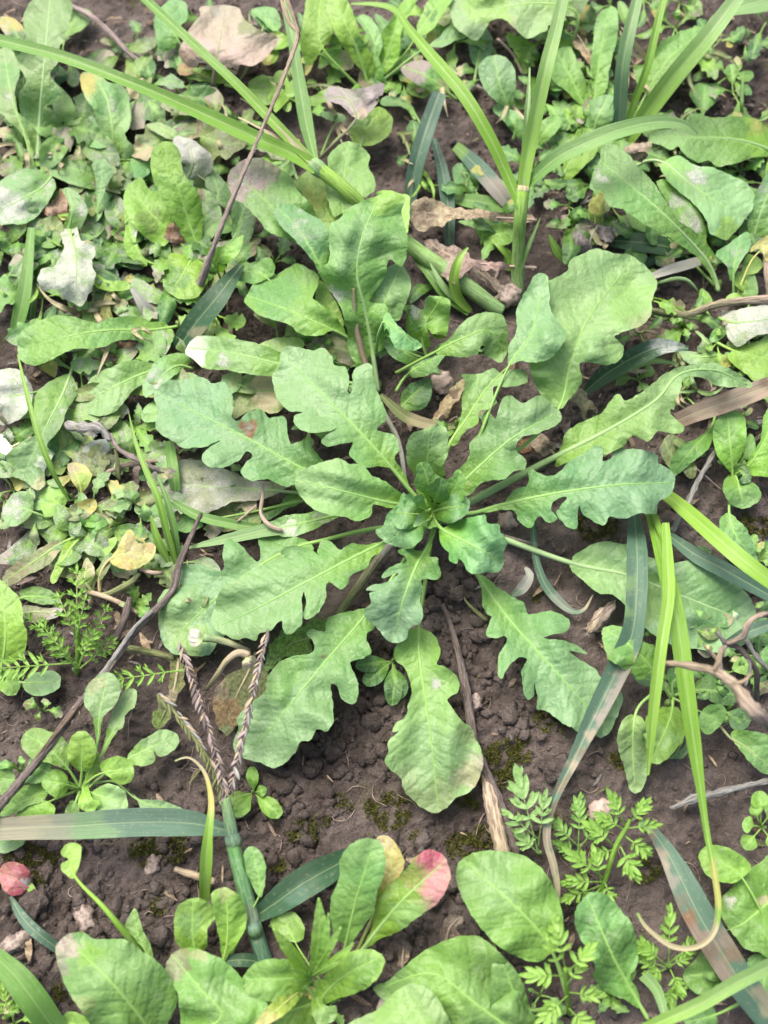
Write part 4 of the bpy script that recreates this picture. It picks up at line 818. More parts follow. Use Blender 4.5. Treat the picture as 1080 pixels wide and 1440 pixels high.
P = plant('red_leaf_seedling', 'seedling with one magenta-red round leaf lying on dark soil', 'seedling', 50, 1262, stub=3)
L_(P, '-5 500 5 450 50 430 100 450 126 490 110 540 60 568 20 550', '135 545 100 530 60 500 10 480', (3, 8, 10, 8), 'red', 'D1', p=[(100, 520, 30, 'dust', .8), (50, 500, 50, 'pink', .5)], yb=0, ribcol='pink', wav=.2, fold=.25)
spoon(P, 50, 1262, 40, 1242, 12, (3, 6, 6), 'lime', 'oval')

# ------------------------------------------------------------------ bottom left
P = plant('broad_corner_weed', 'low weed with a broad leaf greying purple at its corner beside the bare soil', 'weed', 225, 1470, stub=10)
L_(P, '370 1085 320 1020 290 980 250 900 222 790 250 735 320 710 380 740 440 740 510 745 570 790 630 830 690 910 708 980 690 1040 640 1110 500 1140', '640 1170 560 1050 450 920 300 770', (5, 22, 30, 22), 'green', 'D1', p=[(250, 760, 75, 'mauve', .9), (230, 850, 60, 'purple', .6), (330, 1010, 60, 'olive', .6), (500, 830, 150, 'pale', .45), (360, 800, 60, 'bright', .5)], wav=1.4)
L_(P, '760 1110 720 1040 710 960 680 900 660 850 700 790 770 775 840 800 900 830 970 900 975 940 1060 990 1075 1060 1030 1110', '640 1180 880 1060 800 940 690 810', (5, 18, 22, 16), 'green', 'D1', p=[(710, 820, 70, 'brown', .6), (690, 860, 60, 'mauve', .5), (800, 800, 40, 'straw', .4), (900, 1000, 120, 'pale', .4)], wav=1.4)
L_(P, '190 1090 240 1050 300 1030 360 1080 320 1120', '600 1170 400 1110 230 1065', (4, 9, 7), 'bright', 'D1')
P = plant('upright_oval_weed', 'pair of upright oval leaves growing beside the jointed grass stem', 'weed', 310, 1365, stub=6)
L_(P, '740 790 700 740 698 650 720 600 780 575 840 600 862 650 830 700 820 785', '860 860 780 780 770 590', (5, 16, 22), 'bright', 'D1', p=[(760, 680, 60, 'pale', .5)], rr=2)
L_(P, '890 845 880 760 860 660 845 560 900 535 960 570 985 640 980 700 940 770 905 815', '880 870 910 740 905 550', (5, 16, 24), 'lime', 'D1', rr=2.4, p=[(900, 560, 40, 'straw', .35)])
L_(P, '1040 575 1010 530 985 470 975 400 1000 370 1040 390 1062 450 1055 540', '900 860 1000 640 1040 540 1010 390', (4, 10, 16, 18), 'green', 'D1', rr=2)
L_(P, '605 815 540 740 500 690 520 640 545 622 570 700 605 770', '860 880 640 860 560 740 535 640', (4, 8, 12, 14), 'green', 'D1', rr=2)
P = plant('tall_spoon_seedling', 'single twisted spoon leaf on a long flat stalk over crumbly soil', 'seedling', 200, 1345, stub=5)
L_(P, '290 500 250 470 245 440 275 420 245 405 250 375 285 355 320 365 325 410 310 460', '560 790 420 620 300 490 285 380', (5, 20, 24, 24), 'lime', 'D1', rr=4.5, ribcol='bright')

# ------------------------------------------------------------------ bottom middle
P = plant('blushing_weed', 'weed of upright paddle leaves, one blushing pink at its tip and one yellow', 'weed', 478, 1372, stub=9)
L_(P, '370 755 340 720 325 640 330 570 360 500 365 420 410 360 470 338 520 350 545 400 540 480 510 560 500 630 450 700 410 755', '360 880 390 750 430 580 500 350', (5, 20, 32, 38), 'green', 'D2', rr=2.4, p=[(480, 500, 90, 'blue', .5)])
L_(P, '510 625 520 520 540 430 510 345 550 325 595 370 622 440 600 490 560 560', '400 860 500 640 570 480 545 340', (5, 14, 22, 24), 'yellow', 'D2', p=[(530, 580, 60, 'lime', .7), (540, 350, 45, 'tan', .6)], rr=2.4, yb=0)
L_(P, '450 778 490 700 510 600 560 530 620 470 680 400 730 383 780 410 806 480 790 540 750 600 680 650 600 710 530 737 480 772', '390 870 470 760 600 600 770 440', (5, 16, 28, 32), 'bright', 'D2', p=[(760, 430, 135, 'red', 1), (745, 550, 110, 'pink', 1), (790, 470, 70, 'pink', .9), (660, 500, 60, 'rust', .35), (640, 650, 90, 'pale', .5)], rr=3, ribcol='ribpale', fold=.12)
L_(P, '285 1005 280 920 320 870 390 800 470 780 530 800 542 840 520 890 480 930 420 960 350 980', '270 1010 330 930 430 860 525 815', (5, 14, 20, 20), 'bright', 'D2', rr=2, p=[(460, 860, 80, 'green', .6)])
L_(P, '240 930 200 960 140 990 80 990 0 965 -25 900 20 840 90 820 170 825 240 860', '280 990 200 910 100 900 -10 905', (5, 18, 24, 20), 'green', 'D2', rr=2)
L_(P, '90 660 160 630 200 650 222 700 210 748 150 748 100 710', '300 930 200 780 150 680', (4, 12, 12), 'bright', 'D2', rr=1.8)
L_(P, '250 1010 245 920 290 910 300 1000 350 1010 345 1060 290 1090 260 1060', '270 960 280 1000 320 1050', (5, 14, 14), 'green', 'D2', rr=1.8)
L_(P, '-20 980 60 990 140 995 200 960 250 990 260 1090 -20 1100', '280 990 150 1030 0 1050', (4, 9, 8), 'bright', 'D2')
P = plant('bright_sprout', 'bright yellow-green sprout of narrow young leaves above the paddle-leaved weed', 'seedling', 437, 1380, stub=6)
for a in ((437, 1378, 448, 1262, 22), (437, 1375, 480, 1303, 14), (437, 1372, 498, 1325, 14), (435, 1375, 384, 1306, 18), (437, 1378, 462, 1282, 12), (437, 1376, 405, 1385, 12), (437, 1376, 398, 1400, 10), (437, 1374, 478, 1352, 12), (436, 1374, 410, 1362, 10)):
    spoon(P, *a, (10, 34, 46), 'lime', 'lance', bend=rnd.uniform(-.06, .06), rr=1.2)
spoon(P, 432, 1385, 355, 1448, 24, (8, 26, 30), 'yellow', 'lance', rr=1.6, p=[(400, 1410, 30, 'lime', .6)])
P = plant('round_leaf_weed', 'low weed with very large smooth rounded leaves beside a shrivelled scrap', 'weed', 790, 1420, stub=10)
L_(P, '642 1235 644 1215 660 1202 684 1196 716 1198 740 1205 765 1225 782 1255 792 1290 792 1320 770 1345 750 1353 720 1342 700 1330 685 1315 665 1290 648 1258', '800 1410 775 1335 730 1280 660 1218', (6, 20, 26, 20), 'green', 'F', p=[(690, 1240, 50, 'pale', .4)], wav=.9)
L_(P, '525 1392 545 1380 570 1358 600 1335 640 1318 670 1316 690 1328 712 1350 732 1375 742 1405 750 1450 700 1480 620 1470 570 1430', '790 1425 740 1455 680 1420 610 1370 535 1390', (6, 18, 24, 24, 14), 'green', 'F', p=[(620, 1360, 60, 'bright', .4), (700, 1420, 60, 'pale', .4)], wav=1.8)
L_(P, '490 1445 530 1420 555 1395 580 1383 605 1393 622 1415 632 1455 570 1480', '780 1440 640 1470 590 1430 570 1390', (6, 20, 30, 28), 'pale', 'F', wav=1.0, p=[(560, 1440, 60, 'lime', .4)])
L_(P, '0 790 40 830 80 880 110 950 130 1020 150 1100 -20 1100 -20 800', '200 1020 100 1010 20 840', (6, 20, 26), 'green', 'D3', wav=.8)
L_(P, '565 1015 500 980 430 950 380 890 390 860 370 800 320 720 308 640 340 580 390 550 440 570 490 620 540 690 555 760 560 840 530 890 562 955', '600 1060 560 990 470 830 370 600', (6, 12, 20, 20), 'green', 'D3', wav=1.6, jag=1.1, p=[(450, 760, 100, 'deep', .6)], rr=2.6)
L_(P, '510 1040 520 990 555 950 590 945 550 1000 530 1045', '700 1060 600 1010 530 1020', (4, 8, 9), 'tan', 'D2')

# ------------------------------------------------------------------ right lower
P = plant('toothed_right_weed', 'weed with toothed leaves crossed by two bright grass blades', 'weed', 938, 990, stub=8)
L_(P, '415 545 430 515 490 515 550 540 590 580 625 590 637 640 620 690 570 727 530 700 480 670 440 640 425 590', '690 800 620 690 540 600 430 525', (6, 20, 26, 22), 'green', 'C3', rr=2, p=[(500, 590, 80, 'blue', .5)], jag=1.1)
L_(P, '690 835 620 850 580 910 590 980 610 1050 650 1062 700 1020 740 970 755 900 730 850', '700 800 690 880 620 1040', (5, 14, 12), 'bright', 'C3', rr=2.2, jag=1.1, p=[(640, 960, 80, 'pale', .5)])
L_(P, '885 1005 872 1020 868 1045 878 1080 885 1108 895 1116 905 1106 912 1080 908 1040 905 1012', '918 975 895 1000 890 1050 893 1105', (8, 18, 12, 6), 'pale', 'F', rr=2.2)
L_(P, '800 880 840 830 900 830 912 870 880 920 840 947 810 925', '700 800 800 850 870 890', (5, 12, 12), 'green', 'C3', rr=1.8)
L_(P, '920 860 960 840 1010 850 1008 900 970 935 930 915', '850 800 930 870 990 890', (4, 9, 8), 'deep', 'C3')
L_(P, '780 760 830 710 900 720 960 760 965 810 900 830 830 800', '700 790 820 770 950 790', (4, 10, 10), 'deep', 'C3')
L_(P, '540 710 600 700 680 740 720 775 640 765 570 745', '700 800 640 740 550 715', (4, 8, 8), 'pale', 'C3', dust=.2)
L_(P, '680 1040 740 1000 760 960 770 1000 740 1040', '700 860 740 960 700 1035', (3, 6, 5), 'deep', 'C3')
L_(P, '680 690 720 680 760 720 740 760 690 750', '700 800 700 740 740 700', (4, 8, 8), 'deep', 'C3')
P = plant('right_corner_weed', 'weed with leaves on a pinkish stalk under the flowering dry sprig', 'weed', 1090, 1040, stub=7)
L_(P, '930 940 1000 930 1100 965 1130 1100 1060 1100 1010 1060 970 1010', '880 900 930 960 1010 1010 1090 1080', (5, 10, 14, 12), 'green', 'C3', rr=2.2, ribcol='ribred', p=[(1000, 970, 60, 'deep', .5)])
L_(P, '1050 620 1120 580 1120 700 1080 690', '1130 720 1090 640', (6, 14), 'blue', 'C3')
L_(P, '1000 500 1060 480 1110 500 1110 590 1050 590 1010 560', '1130 640 1080 560 1010 520', (5, 8, 8), 'blue', 'C3', p=[(1060, 560, 40, 'dust', .4)])
L_(P, '940 690 960 640 1020 630 1050 680 1010 710', '1100 720 1010 670 950 680', (4, 9, 9), 'bright', 'C3')
P = plant('small_oval_weed', 'young weed with four oval leaves under the brown dry grass blade', 'weed', 1030, 665, stub=6)
L_(P, '935 895 880 830 860 760 870 690 920 655 970 650 992 700 990 780 960 850', '940 930 935 850 920 670', (5, 16, 18), 'bright', 'B3', rr=2, p=[(900, 720, 80, 'blue', .5)])
L_(P, '930 900 902 930 905 980 940 1027 990 1037 1040 1010 1052 970 1020 935 970 930', '940 890 960 930 980 1020', (5, 12, 10), 'green', 'B3', rr=2)
L_(P, '985 895 1010 830 1050 760 1060 680 1090 630 1130 700 1130 900 1050 908', '940 910 1000 870 1060 780 1100 680', (5, 14, 18, 18), 'bright', 'B3', rr=2.2)
L_(P, '940 900 950 860 1000 870 1010 930 960 935', '940 910 970 890 1000 920', (5, 12, 13), 'deep', 'B3')
L_(P, '980 790 1010 740 1030 770 1020 830 990 840', '945 890 990 820 1010 760', (4, 8, 9), 'green', 'B3')
L_(P, '920 60 888 90 890 160 930 220 990 250 1038 262 1020 180 990 120 950 80', '930 -20 925 60 950 150 1030 250', (5, 14, 15, 10), 'blue', 'C3', rr=2.2, jag=1.1)
L_(P, '700 910 688 860 730 790 790 760 840 720 855 690 862 740 840 800 780 850 720 902', '870 660 850 720 780 800 700 895', (5, 12, 13, 8), 'green', 'B3', rr=2)
L_(P, '650 790 690 740 740 780 735 850 690 870 660 840', '760 900 700 840 670 770', (3, 6, 6), 'olive', 'B3')
P = plant('lower_right_broad_weed', 'broad-leaved weed behind the blotched fallen grass blade, white speck on one leaf', 'weed', 1080, 1345, stub=9)
L_(P, '888 590 930 540 980 480 1040 440 1110 425 1120 800 1040 792 990 780 940 720 900 660', '1130 560 1060 615 980 680 915 705', (6, 10, 12, 10), 'green', 'D3', p=[(930, 590, 34, 'dust', .9), (1060, 590, 30, 'straw', .7)], rr=2.4)
L_(P, '803 400 830 370 880 365 950 390 1000 430 1012 460 960 510 900 515 840 490 810 440', '1090 700 980 500 900 440 815 390', (6, 14, 16, 13), 'bright', 'D3', p=[(870, 430, 25, 'dust', .7), (830, 450, 60, 'lime', .5)], rr=2)
L_(P, '1000 820 1060 800 1110 800 1110 1100 1050 1040 1010 950', '1100 780 1070 880 1060 1000', (4, 7, 6), 'blue', 'D3')
L_(P, '740 880 780 830 830 780 880 800 890 880 860 950 800 960 760 930', '1000 900 860 880 760 890', (4, 7, 6), 'green', 'D3')
L_(P, '860 1010 800 1040 740 1060 780 1100 870 1100', '1000 980 880 1040 770 1070', (4, 8, 7), 'green', 'D3')
L_(P, '640 1000 700 930 720 960 700 1020', '800 900 720 960 660 1010', (3, 6, 5), 'bright', 'D3')
P = plant('edge_seedling', 'seedling with small round leaves on bare soil near the pale forked twig', 'seedling', 1070, 1165, stub=4)
for a in ((1070, 1165, 1046, 1193, 26), (1070, 1163, 1044, 1158, 24), (1070, 1160, 1068, 1112, 26), (1070, 1162, 1095, 1130, 28), (1072, 1165, 1092, 1190, 20), (1068, 1160, 1060, 1130, 18)):
    spoon(P, *a, (4, 10, 9), 'bright', 'round', rr=1.2)
P = plant('right_middle_seedling', 'small round-leaved plant between two dry brown curls of grass', 'seedling', 690, 340, stub=4)
L_(P, '940 960 960 910 1010 895 1060 910 1072 945 1040 975 990 980', '930 970 990 940 1060 930', (4, 10, 9), 'bright', 'A2')
L_(P, '910 930 910 880 960 880 970 920 940 960', '930 980 935 930 940 885', (3, 9, 10), 'bright', 'A2')

# ================================================================== grasses
G = thing('arching_grass_plant', 'grass plant with thick joint and long bright blades arching over the upper weeds', 'grass plant', foot(705, 437))
stalk(G, '705 437 690 428 640 390 572 342 520 298 480 262 447 236', (20, 23, 23, 22, 21, 20, 19), (2, 10, 12, 16, 26, 38, 44), 'pale', name='culm', col2='lime', sides=12, patches=[(.0, .55, 'pale', .35)])
stalk(G, '455 243 446 236 438 228', (20, 23, 18), (42, 44, 45), 'pale', name='joint', sides=10)
blade(G, '446 236 405 213 360 194 280 157 180 114 80 77 -20 52', (20, 22, 21, 18, 17, 17, 18), (44, 50, 56, 62, 66, 66, 62), 'bright', fold=.55, col2='green', wav=.3)
blade(G, '446 234 420 208 385 172 340 125 290 78 240 32 195 -10', (12, 15, 15, 13, 13, 13, 12), (44, 48, 52, 56, 58, 58, 56), 'lime', fold=.5, col2='green', wav=.3)
blade(G, '442 228 400 190 360 152 338 138', (6, 7, 6, 2), (45, 48, 50, 50), 'straw', name='dry_blade')
blade(G, '440 230 395 196 350 172 335 165', (5, 6, 4, 2), (45, 47, 48, 48), 'straw', name='dry_blade')
blade(G, '444 228 432 180 420 110 412 60 398 -10', (9, 20, 17, 13, 12), (44, 44, 44, 44, 42), 'green', fold=.5, col2='pale')

G = thing('upright_grass_plant', 'pale upright grass stem with blades fanning from one joint beside dry curls', 'grass plant', foot(728, 408))
stalk(G, '728 412 728 380 730 330 733 290 735 268', (19, 19, 18, 18, 19), (0, 10, 22, 34, 40), 'pale', name='culm', sides=12, col2='lime', patches=[(.6, .9, 'green', .3)])
stalk(G, '734 274 735 268 736 262', (17, 20, 16), (38.5, 40, 41), 'pale', name='joint', sides=12, col2='straw')
blade(G, '735 268 740 230 752 170 768 95 782 40 795 -20', (16, 20, 20, 20, 18, 15), (40, 50, 62, 72, 76, 78), 'lime', fold=.45, wav=.2, col2='pale')
blade(G, '736 266 738 220 742 150 745 95', (4, 10, 8, 2), (41, 48, 56, 60), 'pale', fold=.4)
blade(G, '733 290 720 262 692 200 653 134 603 74 575 40 555 14 530 6 494 5', (14, 16, 18, 19, 19, 17, 12, 8, 3), (38, 44, 52, 58, 60, 58, 54, 50, 46), 'bright', fold=.35, wav=.4)
blade(G, '738 262 770 232 800 212 860 186 920 172 960 175 980 190', (12, 20, 23, 24, 22, 18, 6), (40, 48, 54, 58, 58, 54, 46), 'green', fold=.4, wav=.5, col2='pale')
blade(G, '730 385 742 350 752 325 760 306', (4, 6, 5, 1), (10, 16, 18, 20), 'green')
G = thing('fan_grass_plant', 'grass tuft with broad pale blades fanning upward behind the arched blade', 'grass plant', foot(872, 205))
blade(G, '874 210 905 165 950 105 1000 45 1045 -15', (16, 25, 27, 25, 20), (3, 24, 44, 58, 64), 'lime', fold=.35, wav=.3, col2='pale')
blade(G, '870 210 872 150 876 90 886 40 900 -15', (12, 19, 20, 18, 14), (3, 20, 36, 46, 50), 'bluegrass', fold=.5, col2='pale')
blade(G, '872 208 890 150 910 95 922 45 936 -15', (8, 10, 11, 11, 10), (3, 24, 42, 52, 58), 'bright', fold=.3)
blade(G, '985 55 1005 25 1040 10 1090 -5', (7, 10, 26, 40), (40, 50, 52, 50), 'pale', fold=.25)
blade(G, '868 208 860 160 876 120 880 70', (6, 9, 8, 3), (3, 16, 22, 24), 'green')
G = thing('dark_broad_grass_plant', 'dark blue-green grass blade standing over bare soil with silver streak', 'grass plant', foot(578, 300))
blade(G, '575 310 578 270 588 220 602 175 618 130', (10, 20, 23, 23, 20), (1, 10, 20, 26, 28), 'bluegrass', fold=.4, dust=.12)
blade(G, '632 345 630 290 622 240 610 195', (13, 19, 17, 8), (1, 6, 10, 12), 'bluegrass', fold=.5)
G = thing('fallen_grass_plant', 'short fallen grass blades, one tip bleached pink, beside the dry brown curls', 'grass plant', foot(720, 292))
blade(G, '640 205 662 225 690 255 725 300', (14, 24, 24, 12), (3, 9, 10, 5), 'bluegrass', p=[(700, 270, 30, 'mauve', .8), (645, 205, 20, 'lime', .6)])
blade(G, '632 278 660 282 690 287 728 296', (10, 21, 20, 8), (3, 7, 8, 5), 'green')
G = thing('sprouting_grass_plant', 'small bright grass shoots curling beside the dry brown leaf', 'grass plant', foot(660, 440))
blade(G, '662 438 645 420 638 395 645 365 658 348', (8, 14, 14, 12, 3), (3, 12, 20, 26, 28), 'lime', fold=.4)
blade(G, '660 440 630 415 600 380 580 360', (10, 17, 14, 5), (3, 9, 11, 9), 'green', fold=.45)
blade(G, '650 432 625 405 605 370', (4, 9, 2), (5, 14, 16), 'pale')
blade(G, '730 372 716 360 700 345 692 336', (5, 9, 7, 2), (2, 8, 12, 12), 'bright')
blade(G, '712 380 715 360 705 345', (10, 12, 4), (1, 5, 8), 'bright')
blade(G, '800 372 785 355 772 330', (6, 12, 3), (3, 12, 18), 'bright')
G = thing('dark_folded_grass_plant', 'short dark grass blade with a pale folded edge lying across pale leaf', 'grass plant', foot(255, 495))
blade(G, '250 492 275 455 305 418 340 372', (26, 34, 30, 10), (5, 16, 22, 20), 'dark', fold=.35, p=[(280, 470, 16, 'straw', .4)])
blade(G, '262 492 285 462 300 432', (6, 12, 4), (6, 14, 19), 'straw', fold=.1, name='dry_edge')
G = thing('grey_grass_plant', 'short greyed grass blade sticking from soil behind the flat weed leaf', 'grass plant', foot(215, 460))
blade(G, '218 462 205 435 185 405', (22, 18, 6), (3, 12, 15), 'grey', dust=.4)
G = thing('silvery_grass_plant', 'dark grass blade with shining whitish back beside the large pale leaf', 'grass plant', foot(825, 550))
blade(G, '822 552 850 528 890 503 930 487 968 490', (10, 26, 28, 24, 6), (3, 12, 18, 20, 16), 'dark', fold=.5, p=[(940, 484, 34, 'dust', .9)], dust=.12)  # white sheen on the blade's back painted in through the dust mask
blade(G, '830 548 870 525 915 508 955 512', (4, 9, 9, 3), (3, 9, 12, 12), 'green')
G = thing('dark_lying_grass_plant', 'dark grass blade lying level under the long fresh leaf', 'grass plant', foot(970, 357))
blade(G, '855 338 890 340 930 345 972 358', (16, 26, 26, 18), (6, 9, 9, 4), 'dark', fold=.3)
blade(G, '900 375 925 362 945 352', (6, 14, 8), (3, 6, 7), 'bluegrass')
G = thing('brown_grass_plant', 'dried brown grass blade slanting across the right-hand soil', 'grass plant', foot(1095, 540))
blade(G, '952 592 980 580 1020 566 1095 538', (22, 27, 28, 26), (18, 20, 22, 20), 'brown', fold=.3, p=[(990, 575, 30, 'tan', .5), (1050, 555, 40, 'tan', .7)])
G = thing('pale_strap_grass_plant', 'bright flat grass blade running out from under the right rosette leaf', 'grass plant', foot(928, 700))
blade(G, '930 690 965 718 1010 758 1050 792 1095 825', (16, 22, 24, 24, 22), (8, 22, 34, 38, 36), 'lime', fold=.2, wav=.3)
blade(G, '935 748 975 778 1020 802 1090 842', (10, 22, 22, 16), (8, 16, 18, 16), 'bluegrass', fold=.45)
blade(G, '1020 905 1050 890 1090 875', (8, 18, 14), (9, 16, 18), 'bluegrass', fold=.4)
G = thing('curling_grass_plant', 'long bright grass blades falling over the lower right, one tip drying into a curl', 'grass plant', foot(912, 715))
blade(G, '936 735 939 790 940 840 930 910 920 990 911 1090', (10, 18, 17, 17, 14, 4), (30, 42, 46, 44, 38, 28), 'lime', fold=.45, wav=.2)
blade(G, '912 715 922 750 938 810 953 876 967 981 981 1080 993 1165 1003 1220 1010 1271 1004 1310 981 1331 946 1331 911 1306 896 1284', (12, 18, 24, 25, 25, 23, 20, 13, 9, 9, 9, 8, 7, 4), (12, 28, 38, 40, 40, 38, 36, 34, 32, 32, 32, 31, 30, 30), 'bright', fold=.4, wav=.2,
      p=[(1005, 1250, 40, 'yellow', .7), (1000, 1320, 40, 'straw', .95), (930, 1320, 60, 'straw', .95), (960, 1335, 40, 'straw', .95)])
blade(G, '918 718 928 745 938 770', (8, 9, 3), (14, 24, 28), 'bright')
G = thing('drying_grass_plant', 'old grey-green grass blade drying brown towards a twisted tip on the soil', 'grass plant', foot(893, 722))
blade(G, '892 722 896 780 895 840 888 895 862 955 830 1020 806 1070 785 1112 773 1145 769 1180 778 1215 784 1250 783 1290', (16, 29, 30, 30, 34, 32, 28, 20, 14, 11, 11, 9, 3), (8, 24, 28, 28, 24, 20, 18, 17, 16, 16, 16, 14, 10), 'bluegrass', fold=.45, wav=.8,
      p=[(889, 932, 19, 'mauve', .7), (883, 952, 19, 'mauve', .7), (873, 972, 19, 'mauve', .8), (862, 992, 19, 'mauve', .7), (851, 1014, 19, 'mauve', .8), (839, 1038, 19, 'tan', .8), (827, 1062, 19, 'brown', .7), (813, 1082, 19, 'tan', .8), (884, 820, 14, 'pale', .7), (880, 860, 12, 'pale', .7), (797, 1107, 19, 'brown', .8), (776, 1140, 18, 'brown', .8), (770, 1175, 20, 'ribred', .8), (776, 1210, 24, 'tan', .8), (785, 1245, 20, 'straw', .8), (785, 1280, 20, 'straw', .7)])
G = thing('thin_dead_grass_plant', 'thin dead grass blade curling to a thread on bare soil', 'grass plant', foot(748, 736))
blade(G, '750 730 751 765 756 795 770 827 800 857 820 858 834 836', (7, 9, 10, 13, 13, 6, 2), (10, 9, 7, 5, 4, 4, 5), 'bluegrass', dust=.2, p=[(828, 850, 18, 'tan', .9), (790, 845, 24, 'grey', .5)])
G = thing('dead_scrap', 'short grey scrap of dead grass lying on the bare soil', 'grass plant', foot(730, 830))
blade(G, '720 838 735 826 745 808 738 798', (6, 16, 14, 4), (3, 5, 7, 6), 'grey', p=[(724, 834, 12, 'bluegrass', .8)])
G = thing('blotched_grass_plant', 'broad grey-green grass blade blotched reddish brown, lying on lower soil', 'grass plant', foot(1070, 1425))
blade(G, '902 1157 920 1172 946 1213 981 1283 1012 1335 1045 1385 1095 1448', (8, 26, 40, 44, 44, 42, 40), (8, 14, 17, 18, 18, 16, 12), 'bluegrass', fold=.3,
      p=[(909, 1182, 19, 'brown', .8), (919, 1202, 20, 'ribred', .8), (929, 1224, 21, 'tan', .8), (939, 1242, 19, 'mauve', .6), (952, 1270, 20, 'brown', .5), (967, 1298, 21, 'rust', .8), (982, 1320, 23, 'ribred', .9), (997, 1342, 24, 'brown', .9), (1031, 1340, 21, 'brown', .9), (1019, 1320, 17, 'ribred', .8), (1012, 1367, 22, 'ribred', .8), (1072, 1397, 19, 'straw', .6), (1082, 1414, 19, 'straw', .6)], dust=.1)
G = thing('corner_grass_plant', 'pale yellow-green grass blade crossing low over the blotched one', 'grass plant', foot(1100, 1352))
blade(G, '895 1452 940 1432 985 1412 1040 1380 1100 1350', (16, 21, 22, 23, 22), (30, 36, 38, 38, 34), 'lime', fold=.3, col2='pale', wav=.2)
blade(G, '905 1370 925 1395 938 1440', (18, 14, 8), (10, 20, 24), 'pale', fold=.3)

G = thing('seed_head_grass_plant', 'jointed grass with braided seed heads and one yellow dying blade', 'grass plant', foot(376, 1362))
stalk(G, '376 1362 358 1306 345 1255 331 1201 327 1182', (19, 18, 18, 17, 16), (2, 8, 12, 15, 16), 'bluegrass', name='culm', sides=12, patches=[(.3, .5, 'mauve', .3)], col2='blue')
stalk(G, '329 1190 322 1150 317 1122', (15, 14, 11), (16, 18, 20), 'bluegrass', name='culm', sides=10, col2='pale')
for q in ('360 1312 357 1305 355 1298', '330 1190 328 1182 326 1176'):
    stalk(G, q, (17.5, 18.8, 17.5), (10, 12, 13) if q[0:3] == '360' else (15, 17, 17), 'pale', name='joint', sides=12, col2='bluegrass')
blade(G, '-15 1167 40 1164 100 1162 160 1158 211 1156 270 1158 320 1168', (30, 34, 37, 40, 40, 37, 16), (12, 16, 19, 21, 21, 20, 17), 'bluegrass', fold=.3, wav=.6,
      p=[(40, 1165, 50, 'straw', .6), (90, 1150, 26, 'mauve', .6), (20, 1172, 40, 'tan', .6), (120, 1170, 50, 'pale', .5), (80, 1176, 30, 'tan', .4)], dust=.08)
blade(G, '287 1268 289 1225 292 1180 297 1130 290 1092 276 1072 262 1065 246 1070', (14, 17, 17, 12, 9, 6, 4, 2), (8, 22, 30, 34, 34, 30, 26, 24), 'lime', fold=.45, p=[(297, 1110, 40, 'yellow', .9), (270, 1070, 30, 'tan', .9)], name='yellow_blade')
blade(G, '355 1292 390 1268 430 1240 492 1206', (18, 40, 44, 30), (9, 14, 16, 10), 'dark', fold=.35, p=[(420, 1262, 20, 'bluegrass', .7)])
blade(G, '372 1355 345 1350 310 1352', (16, 20, 12), (5, 8, 7), 'dark', fold=.3)
# braided seed heads: a stalk with grains in two rows
def grain_mesh():
    V = []; F = []; prof = ((-1, .05), (-.55, .75), (0, 1.0), (.5, .7), (1, .04))
    for z, r in prof:
        for k in range(6): V.append((math.cos(k * 1.0472) * r * .30, z, math.sin(k * 1.0472) * r * .24))
    for i in range(4):
        for k in range(6): F.append((i * 6 + k, i * 6 + (k + 1) % 6, (i + 1) * 6 + (k + 1) % 6, (i + 1) * 6 + k))
    return V, F
def grain(col):
    V, F = grain_mesh(); me = mesh('grain', V, F)
    setattrs(me, np.repeat(lin(col)[None], len(V), 0), np.zeros(len(V)), [(v[1] * 3, v[0] * 3, 5) for v in V]); me.materials.append(M_STEM); return me
GR = {c: grain(c) for c in ('mauve', 'straw', 'olive', 'grey', 'twig')}
def spike(par, path, h, cols, axis, step=4.6, size=8.6, spread=5.0):
    M_ = pts(path); st = stalk(par, path, (4, 5, 4, 3), h, axis, name='seed_head')
    Mf = cr(M_, 2.0); n = int(np.linalg.norm(np.diff(Mf, axis=0), axis=1).sum() / step)
    s = np.concatenate([[0], np.cumsum(np.linalg.norm(np.diff(Mf, axis=0), axis=1))]); s /= s[-1]
    for i in range(n):
        if rnd.random() < .12: continue
        t = (i + rnd.uniform(.2, .8)) / n; x, y = np.interp(t, s, Mf[:, 0]), np.interp(t, s, Mf[:, 1]); x2, y2 = np.interp(min(1, t + .03), s, Mf[:, 0]), np.interp(min(1, t + .03), s, Mf[:, 1])
        x3, y3 = np.interp(max(0, t - .03), s, Mf[:, 0]), np.interp(max(0, t - .03), s, Mf[:, 1])
        T = np.array([x2 - x3, y2 - y3]); T /= np.linalg.norm(T) + 1e-9; sd_ = 1 if i % 2 else -1
        zz = interp1(h, np.array([t]))[0]
        c = Vector(lay(np.array([x - T[1] * sd_ * spread * .5]), np.array([y + T[0] * sd_ * spread * .5]), np.array([zz + 1.0]))[0])
        a = Vector((T[0], -T[1], 0)).normalized(); a = (Matrix.Rotation(sd_ * rnd.uniform(.15, .75), 3, 'Z') @ a + Vector((0, 0, rnd.uniform(-.2, .5)))).normalized()
        zq = a.to_track_quat('Y', 'Z')
        o = bpy.data.objects.new('grain', GR[cols[i % len(cols)]]); COL.objects.link(o); o.parent = st
        o.location = c - Vector(par.location); o.rotation_mode = 'QUATERNION'; o.rotation_quaternion = zq
        k = size * PXMM * MM * rnd.uniform(.6, 1.2); o.scale = (k * rnd.uniform(.6, 1.1), k, k)
    return st
spike(G, '318 1124 308 1075 288 1010 268 950 254 908', (20, 28, 34, 36, 34), ('mauve', 'straw', 'twig', 'mauve', 'twig'), 'twig')
spike(G, '314 1118 295 1072 262 1022 240 995 222 978', (20, 26, 30, 30, 26), ('olive', 'straw', 'olive', 'grey'), 'olive', spread=8, size=8)
